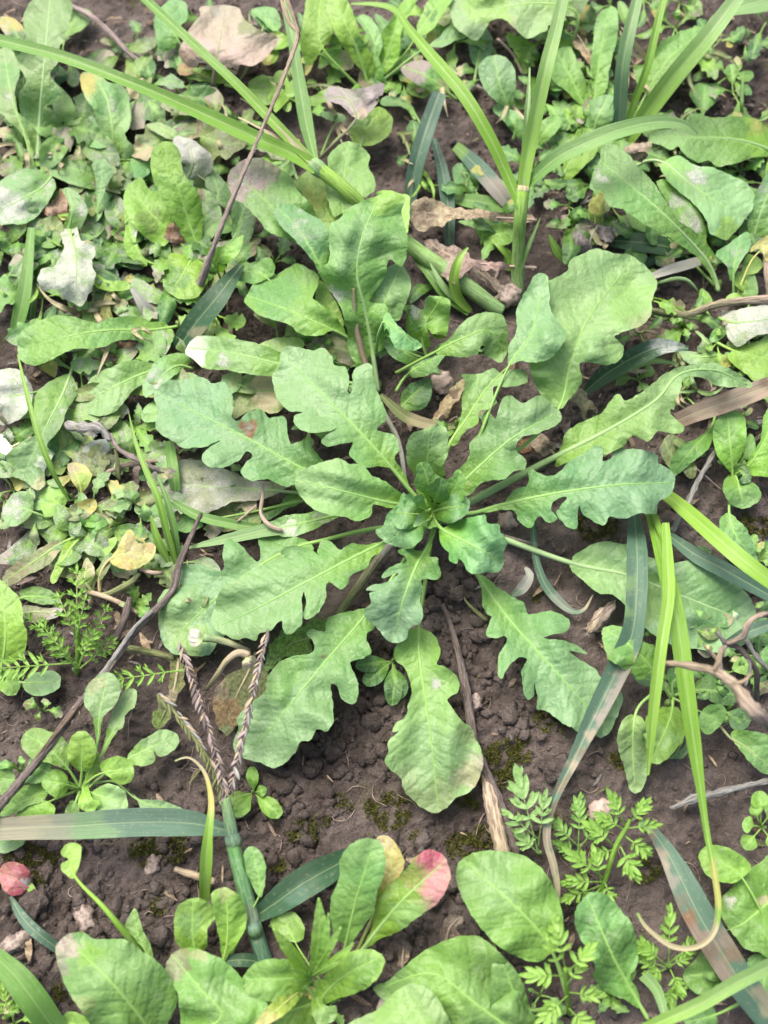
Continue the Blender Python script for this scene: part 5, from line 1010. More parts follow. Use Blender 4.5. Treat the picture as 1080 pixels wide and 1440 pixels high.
spike(G, '322 1118 336 1060 352 990 362 945 374 892', (20, 24, 28, 32, 32), ('straw', 'twig', 'mauve', 'grey'), 'twig', spread=5, size=8.5)

G = thing('bottom_strap_grass_plant', 'wide smooth bright grass blade leaning out of the lower left soil', 'grass plant', foot(90, 1470))
blade(G, '-15 1338 20 1372 48 1408 78 1450', (24, 40, 44, 38), (16, 20, 18, 8), 'green', fold=.3)
G = thing('grey_strap_grass_plant', 'thin pale grey grass blade beside the magenta seedling leaf', 'grass plant', foot(84, 1337))
blade(G, '15 1260 28 1285 48 1308 84 1336', (5, 16, 18, 14), (6, 9, 10, 5), 'bluegrass', dust=.3, fold=.4)
G = thing('left_fine_grass_plant', 'fine bright grass blades rising between tattered leaves on the left', 'grass plant', foot(245, 800))
blade(G, '248 795 235 750 222 700 205 660 190 620 181 580', (7, 10, 10, 9, 6, 1), (6, 18, 26, 28, 28, 26), 'bright', fold=.4)
blade(G, '252 790 245 745 235 705 222 670', (6, 10, 9, 3), (6, 16, 20, 20), 'green', fold=.4)
blade(G, '240 795 222 760 212 725', (6, 12, 4), (6, 14, 18), 'bright')
blade(G, '98 705 75 665 55 615 38 555 25 498', (3, 8, 8, 6, 2), (12, 28, 34, 34, 30), 'bright', fold=.4)
blade(G, '247 690 243 660 238 620', (14, 16, 12), (12, 15, 12), 'green', fold=.4)
G = thing('left_lying_grass_plant', 'flat pale grass blades lying out leftward from under the lobed rosette', 'grass plant', foot(475, 715))
blade(G, '475 716 430 734 378 744 322 757 262 771', (16, 24, 19, 13, 3), (7, 14, 15, 14, 11), 'pale', fold=.2, p=[(430, 732, 40, 'green', .5)])
blade(G, '400 742 363 742 322 736 274 723 222 692', (8, 12, 14, 12, 3), (9, 13, 14, 13, 10), 'green', fold=.4)
L_(G, '480 790 530 745 620 735 700 725 745 745 700 770 640 800 560 825 500 810', '760 735 640 765 490 795', (8, 16, 15), 'pale', 'W', name='broad_blade', p=[(560, 790, 40, 'white', .5), (680, 745, 40, 'white', .4)])
G = thing('left_edge_grass_plant', 'dull grass blade standing under the dust-caked leaf at the left', 'grass plant', foot(18, 480))
blade(G, '18 480 30 430 38 380 44 320', (14, 22, 16, 10), (3, 12, 16, 16), 'green', fold=.4)
blade(G, '40 470 45 420 46 360', (10, 14, 8), (3, 8, 9), 'deep', fold=.4)
blade(G, '8 405 20 390 36 362', (9, 14, 4), (6, 14, 16), 'pale', dust=.5)

# ================================================================== dry things
def twig(name, label, cat, path, w, h, col, crop='F', parts=(), **k):
    M_ = pts(path, crop); b = foot(*M_[-1]); o = thing(name, label, cat, b)
    stalk(o, path, w, h, col, crop, name='main_stem', **k)
    for q in parts: stalk(o, q[0], q[1], q[2], q[3] if len(q) > 3 else col, crop, name='side_stem', **({'knob': k.get('knob', 0)}))
    return o
H = twig('hairy_dry_stem', 'thin hairy brown dry stem standing slanted among the upper left weeds', 'dry stem', '392 -15 406 30 418 52 395 118 365 190 332 268 305 335 276 416', (6, 6, 6, 5, 5.5, 6.5, 8, 11), (66, 66, 66, 62, 56, 46, 32, 6), 'straw', knob=.12, parts=[('420 48 412 22 404 0', (5, 5, 5), (66, 68, 70))], col2='mauve')
def hairs(par, path, h, n=110, lng=8):
    M_ = cr(pts(path), 2.0); V = []; F = []; t, _, _ = project(M_, M_)
    for i in range(n):
        k = rnd.randrange(len(M_)); x, y = M_[k]; z = interp1(h, np.array([t[k]]))[0]
        a = rnd.uniform(0, 6.28); l = lng * rnd.uniform(.5, 1); p0 = lay(np.array([x, x + math.cos(a) * l]), np.array([y, y + math.sin(a) * l]), np.array([z, z + rnd.uniform(-2, 2)]))
        q = Vector(p0[1] - p0[0]).cross(Vector((0, 0, 1))).normalized() * 0.00009; o0 = np.array(par.location); b = len(V)
        V += [p0[0] - o0 + q, p0[0] - o0 - q, p0[1] - o0]; F.append((b, b + 1, b + 2))
    me = mesh('hairs', V, F); setattrs(me, np.repeat(lin('white')[None], len(V), 0), np.zeros(len(V)), np.zeros((len(V), 3)))
    link('hairs', me, M_STEM, par)['kind'] = 'stuff'
hairs(H, '365 190 332 268 305 335 276 416', (56, 46, 32, 6))
twig('dark_long_twig', 'long dark brown cracked twig slanting from the fine grass to the seedling clump', 'twig', '283 722 268 755 250 800 243 830 215 862 185 893 150 945 110 992 72 1045 40 1085 -15 1150', (5, 8, 10, 8, 9, 10, 9, 11, 10, 11, 12), (14, 16, 16, 16, 16, 18, 18, 18, 18, 18, 16), 'twig', knob=.1, sides=7,
     parts=[('243 830 225 850 200 870', (6, 7, 5), (15, 14, 12), 'grey'), ('215 860 190 882 155 932 118 978', (4, 6, 6, 3), (18, 18, 19, 19), 'grey'), ('110 992 80 1030 50 1068', (5, 6, 3), (19, 20, 19), 'brown')])
twig('soil_twig', 'straight brown twig lying on bare soil beside the paddle-shaped leaf', 'twig', '622 850 636 885 650 945 660 1000 668 1045 690 1100 712 1155 728 1200', (6, 8, 11, 11, 10, 12, 14, 13), (3, 4, 5, 6, 6, 6, 6, 5), 'twig', knob=.1)
twig('pale_broken_straw', 'thick pale split straw beside the brown twig above the feathery weed', 'straw', '682 1085 690 1125 700 1170 708 1205', (10, 17, 18, 17), (4, 7, 8, 6), 'tan', knob=.08, col2='straw')
twig('cross_straw', 'short bleached straw fragment lying on crumbly soil by the jointed grass', 'straw', '246 1222 270 1230 302 1240', (7, 9, 8), (4, 5, 4), 'straw', knob=.1)
twig('short_root', 'short brown rotten stalk crossing behind the clump of seedlings', 'twig', '175 910 210 917 245 925', (8, 9, 8), (6, 7, 7), 'olive', knob=.1)
twig('leaning_stalk', 'brown leaning dead stalk under the dark long twig', 'twig', '183 840 175 870 162 900', (8, 10, 9), (10, 8, 5), 'twig', knob=.1)
twig('grey_thin_twig', 'thin grey forked twig on soil behind the right rosette leaf', 'twig', '1008 632 985 670 968 705 945 748', (6, 7, 8, 7), (8, 10, 9, 5), 'grey', knob=.15, parts=[('975 655 990 668 1015 690', (3, 3, 3), (9, 7, 4), 'mauve')])
twig('pale_forked_twig', 'pale frayed twig forking on bare soil at the lower right', 'twig', '1090 1096 1050 1105 1010 1115 975 1124 942 1137', (7, 7, 9, 11, 4), (8, 9, 8, 6, 4), 'grey', knob=.18, parts=[('975 1122 962 1130 950 1125', (6, 5, 2), (6, 5, 4), 'straw'), ('965 1128 962 1142', (5, 2), (6, 3), 'tan')])
twig('upper_dead_stem', 'dull mauve dead stem lying on soil behind the upper left weeds', 'twig', '100 8 130 25 160 52 185 78 205 92', (7, 9, 9, 9, 6), (10, 12, 12, 10, 6), 'mauve', knob=.08)
twig('thin_vine', 'thin brownish vine running level under the white curled leaf', 'vine', '905 434 940 440 968 442 1000 430 1035 424 1095 420', (6, 9, 10, 11, 12, 13), (7, 10, 12, 14, 15, 14), 'olive', knob=.06, col2='tan', parts=[('955 445 925 450 900 447', (4, 4, 2), (9, 8, 5)), ('968 442 940 425 915 418', (3, 4, 3), (11, 10, 7), 'bright')])
S = thing('white_straw', 'flat white bleached straw above the vine', 'straw', foot(982, 368)); blade(S, '915 389 945 378 985 367', (9, 14, 13), (12, 13, 13), (.55, .52, .46), name='strip', fold=.3, dust=.3)
twig('curled_pale_thread', 'pale curling grass thread hooked over soil near the white straw', 'straw', '926 398 950 392 968 395 982 410', (5, 6, 5, 2), (10, 14, 14, 9), 'pale')
twig('dry_edge_straw', 'upright bundle of dry straw under the yellow-edged leaf', 'straw', '1076 358 1079 385 1083 425', (7, 9, 10), (14, 12, 6), 'tan', knob=.1)
twig('twisted_tendril', 'thin twisted pale tendril dangling on the dusty collapsed leaf', 'tendril', '370 680 369 700 367 722 378 738 397 746', (3, 5, 5, 6, 5), (22, 20, 18, 18, 17), 'tan', parts=[('361 710 348 722 334 733', (3, 3, 3), (18, 17, 15))])
twig('loop_thread', 'thin dry thread looped above soil by the brown twig', 'straw', '648 828 655 845 672 862 685 872', (2, 3, 5, 6), (6, 6, 5, 4), 'olive')
S = twig('pink_foreground_stem', 'thick blurred pinkish stem rising toward the viewer at the right edge', 'dry stem', '937 932 968 936 1005 944 1032 962 1052 990 1095 1028', (5, 8, 9, 12, 14, 16), (74, 80, 86, 90, 94, 60), 'straw', sides=10, col2='mauve', knob=.14, parts=[('1005 944 1012 925 1014 910', (6, 5, 3), (86, 88, 88)), ('1032 962 1046 958 1056 948', (6, 4, 3), (90, 92, 92))])
S = thing('dry_flower_sprig', 'brittle grey branching sprig with tiny pale buds over the right leaf', 'dry stem', foot(1062, 1005))
for q in (('1062 1005 1064 975 1062 940 1040 912 1020 905', (8, 7, 6, 6, 6), (2, 30, 44, 50, 52), 'twig'), ('1020 905 1008 890 995 885', (6, 4, 3), (52, 54, 55), 'grey'), ('1022 905 1045 895 1050 880 1062 868 1082 862', (6, 7, 7, 6, 5), (52, 56, 60, 62, 62), 'tan'),
          ('1050 900 1065 925 1090 950', (6, 5, 4), (52, 48, 44), 'grey'), ('1020 908 1012 925 1014 945 1020 960', (6, 5, 6, 4), (52, 52, 50, 46), 'mauve'), ('1015 935 1000 918 990 908', (4, 4, 3), (51, 53, 54), 'straw'), ('1040 912 1055 935 1048 965', (4, 4, 3), (50, 48, 44), 'grey')):
    stalk(S, *q, name='branchlet', knob=.12)
for (x, y, l, a, c) in ((978, 858, 20, .6, 'pale'), (1008, 882, 14, 2.4, 'lime'), (1030, 858, 16, 1.0, 'white'), (1060, 855, 16, -.5, 'pale'), (1018, 955, 16, .3, 'straw'), (1044, 968, 18, 1.2, 'purple'), (992, 905, 14, .8, 'straw'), (1025, 930, 14, -.4, 'straw'), (1085, 850, 22, -.9, 'pale')):
    spoon(S, x, y, x + l * math.cos(a), y + l * math.sin(a), l * .5, (55, 57, 55), c, 'oval', name='bud', norib=True)
S = thing('dry_sprig', 'brittle dry sprig with a shrivelled flower head among tattered leaves on the left', 'dry stem', foot(236, 668))
for q in (('92 597 115 602 140 602 155 620', (8, 16, 14, 7), (16, 20, 21, 20), 'grey'), ('155 610 165 630 190 645 220 660 246 668', (5, 6, 7, 8, 6), (20, 19, 17, 14, 8), 'mauve'), ('150 665 175 655 200 650 230 648', (6, 7, 6, 5), (10, 12, 12, 9), 'tan'), ('162 632 165 650 168 675', (3, 6, 4), (18, 16, 12), 'olive'), ('140 670 120 690 105 700', (4, 4, 3), (10, 8, 6), 'mauve')):
    stalk(S, *q, name='branchlet', knob=.2)
for (x, y, l, a, c) in ((100, 600, 30, .1, 'straw'), (112, 606, 26, .25, 'grey'), (225, 660, 24, .15, 'mauve'), (222, 668, 24, .1, 'straw')):
    spoon(S, x, y, x + l * math.cos(a), y + l * math.sin(a), 8, (19, 22, 20), c, 'lance', name='husk', norib=True, mat=M_DRY)

# shrivelled brown leaves
def dry(name, label, o, r, h, col, crop, **k):
    M_ = pts(r, crop); b = foot(*M_[0]); T_ = thing(name, label, 'dead leaf', b)
    k.setdefault('crump', 1.6)
    leaf(T_, o, r, h, col, crop, mat=M_DRY, name='blade', yb=0, ribcol=k.pop('ribcol', 'tan'), jag=1.8, **k); return T_
dry('dry_curled_leaf', 'large crumpled brown dead leaf tapering to a strip, upper of two', '650 830 660 800 720 790 750 800 800 825 860 835 920 835 1000 850 1090 855 1140 865 1140 885 1080 890 1000 885 930 870 870 880 830 870 780 900 740 905 690 925 655 900', '1150 880 1000 870 850 860 700 850', (12, 16, 17, 14), 'tan', 'A2', p=[(700, 860, 60, 'brown', .6)])
dry('dry_folded_leaf', 'crumpled pinkish-brown dead leaf with folded edge, lower of two', '705 960 740 955 780 980 830 985 870 1010 900 1035 970 1045 1060 1055 1140 1060 1140 1075 1060 1075 960 1080 900 1075 870 1085 830 1130 790 1120 740 1060 710 1000', '1150 1070 1000 1060 850 1040 730 980', (10, 14, 15, 11), 'tan', 'A2', p=[(760, 1050, 70, 'mauve', .6)])
dry('dry_wisp', 'thin wisp of dead brown leaf below the two crumpled ones', '900 1080 940 1130 990 1170 1000 1130 950 1090 900 1060', '990 1165 960 1120 900 1070', (3, 6, 8), 'tan', 'A2')
dry('grey_shrivelled_leaf', 'grey shrivelled lump of leaf beside the pale upright grass', '300 930 320 890 350 870 400 900 465 912 455 970 400 1000 340 1015 310 980', '380 1020 370 960 400 900', (4, 14, 16), 'grey', 'A3', p=[(330, 900, 50, 'green', .6), (370, 960, 70, 'purple', .6)], crump=2.2)
dry('yellow_leaf_scrap', 'small pale yellow leaf leaning on the grey shrivelled one', '370 880 362 830 380 790 410 770 430 780 425 840 415 900', '395 930 390 850 420 780', (8, 16, 18), 'lime', 'A3', p=[(400, 820, 60, 'yellow', .5)], crump=.4)
dry('pink_petal_scrap', 'curled pale pink scrap above the long fresh green leaf', '505 590 540 575 580 570 600 562 620 580 600 610 575 650 545 640 520 615', '560 640 560 600 600 575', (20, 26, 26), 'straw', 'A3', p=[(560, 610, 60, 'mauve', .5)])
dry('brown_strip', 'hanging brown strip of dead blade under the top broad leaf', '300 160 320 130 350 120 360 180 400 240 420 300 400 325 380 290 340 220 310 190', '390 320 370 230 320 140', (4, 12, 16), 'tan', 'A3')
dry('orange_leaf_scrap', 'orange-brown dead leaf standing in the spoon-leaved weed', '655 1000 660 930 690 890 730 940 730 1000 690 1020', '700 1030 690 960 690 900', (3, 12, 18), 'rust', 'A1', p=[(690, 960, 40, 'tan', .6)])
dry('rusty_leaf_scrap', 'rusty brown dead leaf showing behind the small dusty leaf', '175 850 220 790 260 760 270 840 255 900 210 880', '230 930 230 850 250 780', (3, 8, 10), 'rust', 'A1', p=[(220, 820, 60, 'tan', .7)])
dry('brown_flake', 'brown leaf flake under the arching grass near the hairy stem', '785 480 830 470 880 500 880 540 840 570 800 560', '860 580 840 530 800 490', (3, 8, 9), 'tan', 'A1')
dry('pinkish_flake', 'pink-brown leaf flake lying behind the narrow stalked leaf', '270 740 330 730 375 730 375 780 340 830 300 800', '380 830 340 780 290 750', (3, 7, 8), 'tan', 'A1', p=[(330, 760, 40, 'mauve', .6)])
dry('soil_leaf_crumb', 'curled brown litter on soil under the flat weed leaf', '390 420 440 390 520 370 570 380 560 410 500 420 450 450 400 450', '570 420 500 400 400 430', (3, 6, 6), 'brown', 'B1')
dry('bark_flake', 'pale hollow husk of stalk beside the folded-tip leaf', '285 590 320 560 350 570 370 610 400 640 390 680 350 690 330 640', '390 690 360 630 310 580', (3, 10, 12), 'straw', 'B3', p=[(370, 660, 24, 'black', .7)])
dry('brown_litter', 'split brown and white husk of dead blade beside the pebble', '730 690 760 630 800 570 850 520 862 560 820 620 780 690 750 700', '740 700 790 630 850 540', (3, 8, 9), 'straw', 'B2', p=[(820, 580, 24, 'brown', .9), (770, 680, 20, 'black', .6)])
dry('litter_scrap', 'dark pinkish leaf litter below the husk in the heart of the weeds', '780 680 810 640 850 610 850 680 820 720 790 720', '840 720 830 670 800 690', (2, 5, 6), 'mauve', 'B2')
dry('red_litter', 'reddish brown dead leaf bits right of the short rosette leaf', '450 350 470 320 510 315 520 350 480 370', '530 370 490 345 460 340', (3, 6, 7), 'rust', 'E', p=[(490, 340, 20, 'tan', .7)])
dry('straw_litter', 'pale papery litter beside the reddish dead leaf bits', '500 330 540 300 580 320 600 350 570 380 530 370', '600 380 560 345 520 330', (3, 7, 7), 'straw', 'E', p=[(560, 345, 24, 'brown', .7)])
dry('shrivelled_tip', 'shrivelled straw-coloured stub beside the very large rounded leaf', '755 750 770 700 790 650 840 645 860 660 830 700 850 730 800 740', '790 760 800 700 840 655', (3, 9, 10), 'tan', 'D2')
dry('small_stub', 'tiny upright tan leaf stub in front of the large rounded leaf', '597 850 600 800 618 765 640 800 635 830', '615 860 615 810 618 770', (3, 8, 11), 'tan', 'D2')
dry('yellow_base_scrap', 'rust-tinged leaf base in dark gap under the yellowing weed', '560 1010 600 970 640 960 650 1000 620 1040', '640 1050 610 1000 600 970', (3, 8, 9), 'olive', 'A1')
dry('buff_soil_leaf', 'buff dead leaf pressed flat on soil right of the large pale leaf', '520 330 560 300 620 305 690 320 700 350 640 360 580 370', '700 370 620 330 530 340', (2, 3, 3), 'tan', 'B3', p=[(600, 340, 70, 'brown', .4)], crump=.6)
dry('red_ripe_leaf', 'olive and red-brown leaf standing behind the grass seed heads', '270 640 300 590 350 550 400 535 440 500 470 540 470 620 420 680 350 770 310 790 275 720', '430 480 400 560 350 660 320 760', (6, 10, 12, 10), 'olive', 'SW', p=[(310, 700, 90, 'rust', .55), (290, 620, 50, 'tan', .5)], crump=.3)
dry('olive_stub_leaf', 'olive upright leaf folded beside the braided seed head', '110 500 150 520 160 600 130 650 100 740 60 770 35 740 60 680 100 620', '140 500 120 620 70 740', (6, 10, 8), 'olive', 'SW', p=[(90, 640, 50, 'tan', .5), (60, 730, 40, 'bright', .5)], crump=.3)
dry('olive_under_leaf', 'yellow-green leaf half hidden under the lower rosette leaves', '470 560 480 470 530 400 590 390 650 350 700 360 690 400 640 400 640 480 580 490 520 510', '900 300 700 400 560 450 500 520', (6, 8, 9, 8), 'green', 'SW', p=[(560, 450, 80, 'lime', .5)], crump=.2)

# fallen pink flowers
S = thing('wilted_flower', 'wilted pale pink tubular flower lying on the rosette leaf edge', 'flower', foot(350, 912))
stalk(S, '350 915 325 905 300 898 286 896', (6, 8, 9, 12), (14, 20, 22, 24), 'straw', name='flower_tube', col2='pale')
for a in (2.6, 3.1, 3.6): spoon(S, 288, 896, 288 + 24 * math.cos(a), 896 + 20 * math.sin(a), 13, (24, 26, 24), (.6, .5, .58), 'oval', name='petal', norib=True)
S = thing('drooping_flower', 'wilted pink flower bent down on a tan calyx beside seed heads', 'flower', foot(300, 965))
stalk(S, '290 970 305 950 318 930 335 918 350 922', (4, 7, 7, 9, 10), (10, 22, 28, 30, 28), 'olive', name='calyx', col2='straw')
for a in (.3, .9, 1.5): spoon(S, 345, 924, 345 + 16 * math.cos(a), 926 + 16 * math.sin(a), 12, (29, 30, 26), (.66, .48, .52), 'oval', name='petal', norib=True)

# fluffy catkin-like husk
S = thing('fluffy_husk', 'furry pale grey husk lying on bare soil near the toothed leaf', 'husk', foot(845, 875))
stalk(S, '828 890 838 876 850 862 864 848', (7, 13, 14, 8), (4, 6, 7, 6), 'straw', name='body', knob=.25, sides=9, col2='mauve')
hairs(S, '828 890 838 876 850 862 864 848', (4, 7, 8, 7), 90, 9)

# ================================================================== pebbles and crumbs
def rock(name, label, x, y, r, mat, sx=1.0, seed=0, z=0.0, cat='pebble'):
    bm = bmesh.new(); bmesh.ops.create_icosphere(bm, subdivisions=3, radius=1)
    for v in bm.verts:
        n = v.co.normalized(); v.co = n * (1 + .5 * noise.noise(n * 1.7 + Vector((seed, 0, 0))) + .30 * noise.noise(n * 4.3 + Vector((0, seed, 0))))
        v.co.x *= sx
    k = r * PXMM * MM
    for v in bm.verts: v.co = Vector((v.co.x * k, v.co.y * k, v.co.z * k * .75))
    me = bpy.data.meshes.new(name); bm.to_mesh(me); bm.free(); me.polygons.foreach_set('use_smooth', [True] * len(me.polygons))
    p = foot(x, y); o = link(name, me, mat, None, p + Vector((0, 0, k * .4 + z * MM))); o.rotation_euler.z = seed; return tag(o, label, cat)
rock('pebble', 'smooth pinkish-beige pebble lying in the heart of the weeds', 620, 541, 16, M_STONE, 1.0, 2.1)
rock('grey_clod', 'grey crumbly lump resting on the grass stem base', 714, 424, 18, M_PALE, 1.0, 4.2, z=3, cat='clod')
rock('white_crumb', 'pale gnawed crumb lying on dark crumbly soil', 122, 1292, 12, M_PALE, 1.5, 5.2, cat='crumb')
rock('pale_lump', 'pale dry root lump sticking out of crumbly soil under the long grey blade', 216, 1218, 8, M_PALE, 1.6, 1.2, cat='crumb')
rock('pale_fragment', 'long pale fragment on soil below the magenta leaf', 24, 1326, 9, M_PALE, 2.0, .5, cat='crumb')
rock('white_chip', 'small white chip beside the brown twig on bare soil', 668, 990, 8, M_PALE, 1.6, 1.0, cat='crumb')
rock('pink_chip', 'small pinkish chip by the arched upright grass', 798, 312, 9, M_PALE, 1.3, .2, cat='crumb')
rock('brown_stone', 'brown stone half sunk in soil between right rosette leaf and withered stalk', 712, 735, 12, M_STONE, 1.0, 3.3)
rock('tan_stone', 'tan stone on soil above the feathery weed', 842, 1140, 12, M_STONE, 1.2, 3.8)
rock('clod', 'rounded soil clod beside the drying twisted grass', 783, 1080, 17, M_SOIL, 1.2, 6.1, cat='clod')
rock('clod', 'smooth rounded clod of soil next to the magenta leaf', 47, 1272, 15, M_SOIL, 1.1, 7.4, cat='clod')
rock('mud_lump', 'cracked mound of damp soil under the heart of the lobed rosette', 628, 825, 17, M_SOIL, 1.1, 8.4, cat='clod')
for k_, (x, y, r) in enumerate(((612, 850, 10), (642, 812, 9), (645, 838, 11), (600, 828, 8), (625, 800, 10))): tag(rock('soil_bead', '', x, y, r, M_SOIL, 1.1, k_ * 1.7, 1.0, 'clod'), 'bead of damp soil in the pile under the lobed rosette', 'clod', 'beads of soil under the rosette')

# crumbs of soil, fibres, moss: too many to count
def crumbs():
    ico = bmesh.new(); bmesh.ops.create_icosphere(ico, subdivisions=1, radius=1); base = np.array([v.co[:] for v in ico.verts]); fc = [[v.index for v in f.verts] for f in ico.faces]; ico.free()
    r = np.random.default_rng(3); V = []; F = []; n = 0
    for i in range(26000):
        x = r.uniform(GX0, GX1); y = r.uniform(GY0, GY1)
        cl = noise.noise(Vector((x, y, 0)) * 11 + Vector((9, 4, 2)))
        if r.random() > 0.40 + 1.2 * cl: continue
        s = (0.0003 + 0.0018 * r.random() ** 4.0)
        q = base * (1 + r.uniform(-.5, .5, (len(base), 1))) * s * np.array([r.uniform(.8, 1.3), r.uniform(.8, 1.3), r.uniform(.6, .9)])
        V.append(q + np.array([x, y, float(ground(x, y)) + s * .35])); F += [[a + n for a in f] for f in fc]; n += len(base)
    for (cx, cy, cr_) in CLODDY:
        for i in range(380):
            a_ = r.uniform(0, 6.283); q_ = cr_ * 1.1 * math.sqrt(r.random()); x = cx + q_ * math.cos(a_); y = cy + q_ * math.sin(a_); s = 0.0004 + 0.0032 * r.random() ** 3.6
            if noise.noise(Vector((x, y, 0)) * 70) < -.15: continue
            q = base * (1 + r.uniform(-.5, .5, (len(base), 1))) * s * np.array([r.uniform(.8, 1.3), r.uniform(.8, 1.3), r.uniform(.7, .95)])
            V.append(q + np.array([x, y, float(ground(x, y)) + s * .3])); F += [[b_ + n for b_ in f] for f in fc]; n += len(base)
    me = mesh('soil_crumbs', np.concatenate(V), F); o = link('soil_crumbs', me, M_SOIL); o['kind'] = 'stuff'
    tag(o, 'loose crumbs of dark brown soil scattered over the ground', 'soil crumbs')
crumbs()
def fibres():
    V = []; F = []; r = rnd
    for i in range(900):
        x, y = r.uniform(-.2, .2), r.uniform(-.24, .36); a = r.uniform(0, 6.28); l = r.uniform(.004, .018); w = r.uniform(.00008, .00022); b = len(V); n = 6; da = r.uniform(-.5, .5)
        for k in range(n):
            z = float(ground(x, y)) + .0006 + .0012 * math.sin(k / (n - 1) * 3.14) * r.uniform(.3, 1.2)
            V += [(x - math.sin(a) * w, y + math.cos(a) * w, z), (x + math.sin(a) * w, y - math.cos(a) * w, z), (x, y, z + 1.5 * w)]
            x += math.cos(a) * l / n; y += math.sin(a) * l / n; a += da + r.uniform(-.4, .4)
        for k in range(n - 1):
            for m_ in range(3): F.append((b + k * 3 + m_, b + k * 3 + (m_ + 1) % 3, b + k * 3 + 3 + (m_ + 1) % 3, b + k * 3 + 3 + m_))
    o = link('root_fibres', mesh('root_fibres', V, F), M_FIBRE); o['kind'] = 'stuff'; tag(o, 'fine pale root fibres and chaff strewn on the soil', 'root fibres')
fibres()
def moss():
    V = []; F = []; r = rnd
    spots = [(430, 1172, 26), (545, 1140, 34), (455, 1150, 14), (650, 1190, 26), (712, 1068, 34), (700, 1090, 26), (45, 1205, 40), (240, 1190, 30), (205, 1200, 22), (680, 1175, 20), (730, 1048, 22), (775, 1010, 26), (840, 740, 30), (770, 835, 16), (755, 840, 12), (390, 1215, 14), (222, 1275, 14), (90, 1395, 18), (905, 1225, 24), (40, 1240, 24), (480, 1130, 18), (1060, 740, 24), (660, 1130, 14), (590, 1180, 16), (380, 1130, 16), (870, 1070, 18)]
    for (sx, sy, rad) in spots:
        for i in range(int(rad * rad * .55)):
            a = r.uniform(0, 6.28); d = rad * r.random() ** .6; x, y = sx + d * math.cos(a), sy + d * math.sin(a) * .8
            if noise.noise(Vector((x, y, 0)) * .07) < -.12: continue
            p = foot(x, y); b = len(V); h = r.uniform(.0006, .0020)
            for k in range(3):
                an = r.uniform(0, 6.28); w = .00035
                V += [p + Vector((math.cos(an) * w, math.sin(an) * w, -.0002)), p + Vector((-math.cos(an) * w, -math.sin(an) * w, -.0002)), p + Vector((r.uniform(-1, 1) * .0012, r.uniform(-1, 1) * .0012, h))]
                F.append((b + k * 3, b + k * 3 + 1, b + k * 3 + 2))
    o = link('moss', mesh('moss', V, F, False), M_MOSS); o['kind'] = 'stuff'; tag(o, 'olive green moss tufts on damp bare soil', 'moss')
moss()

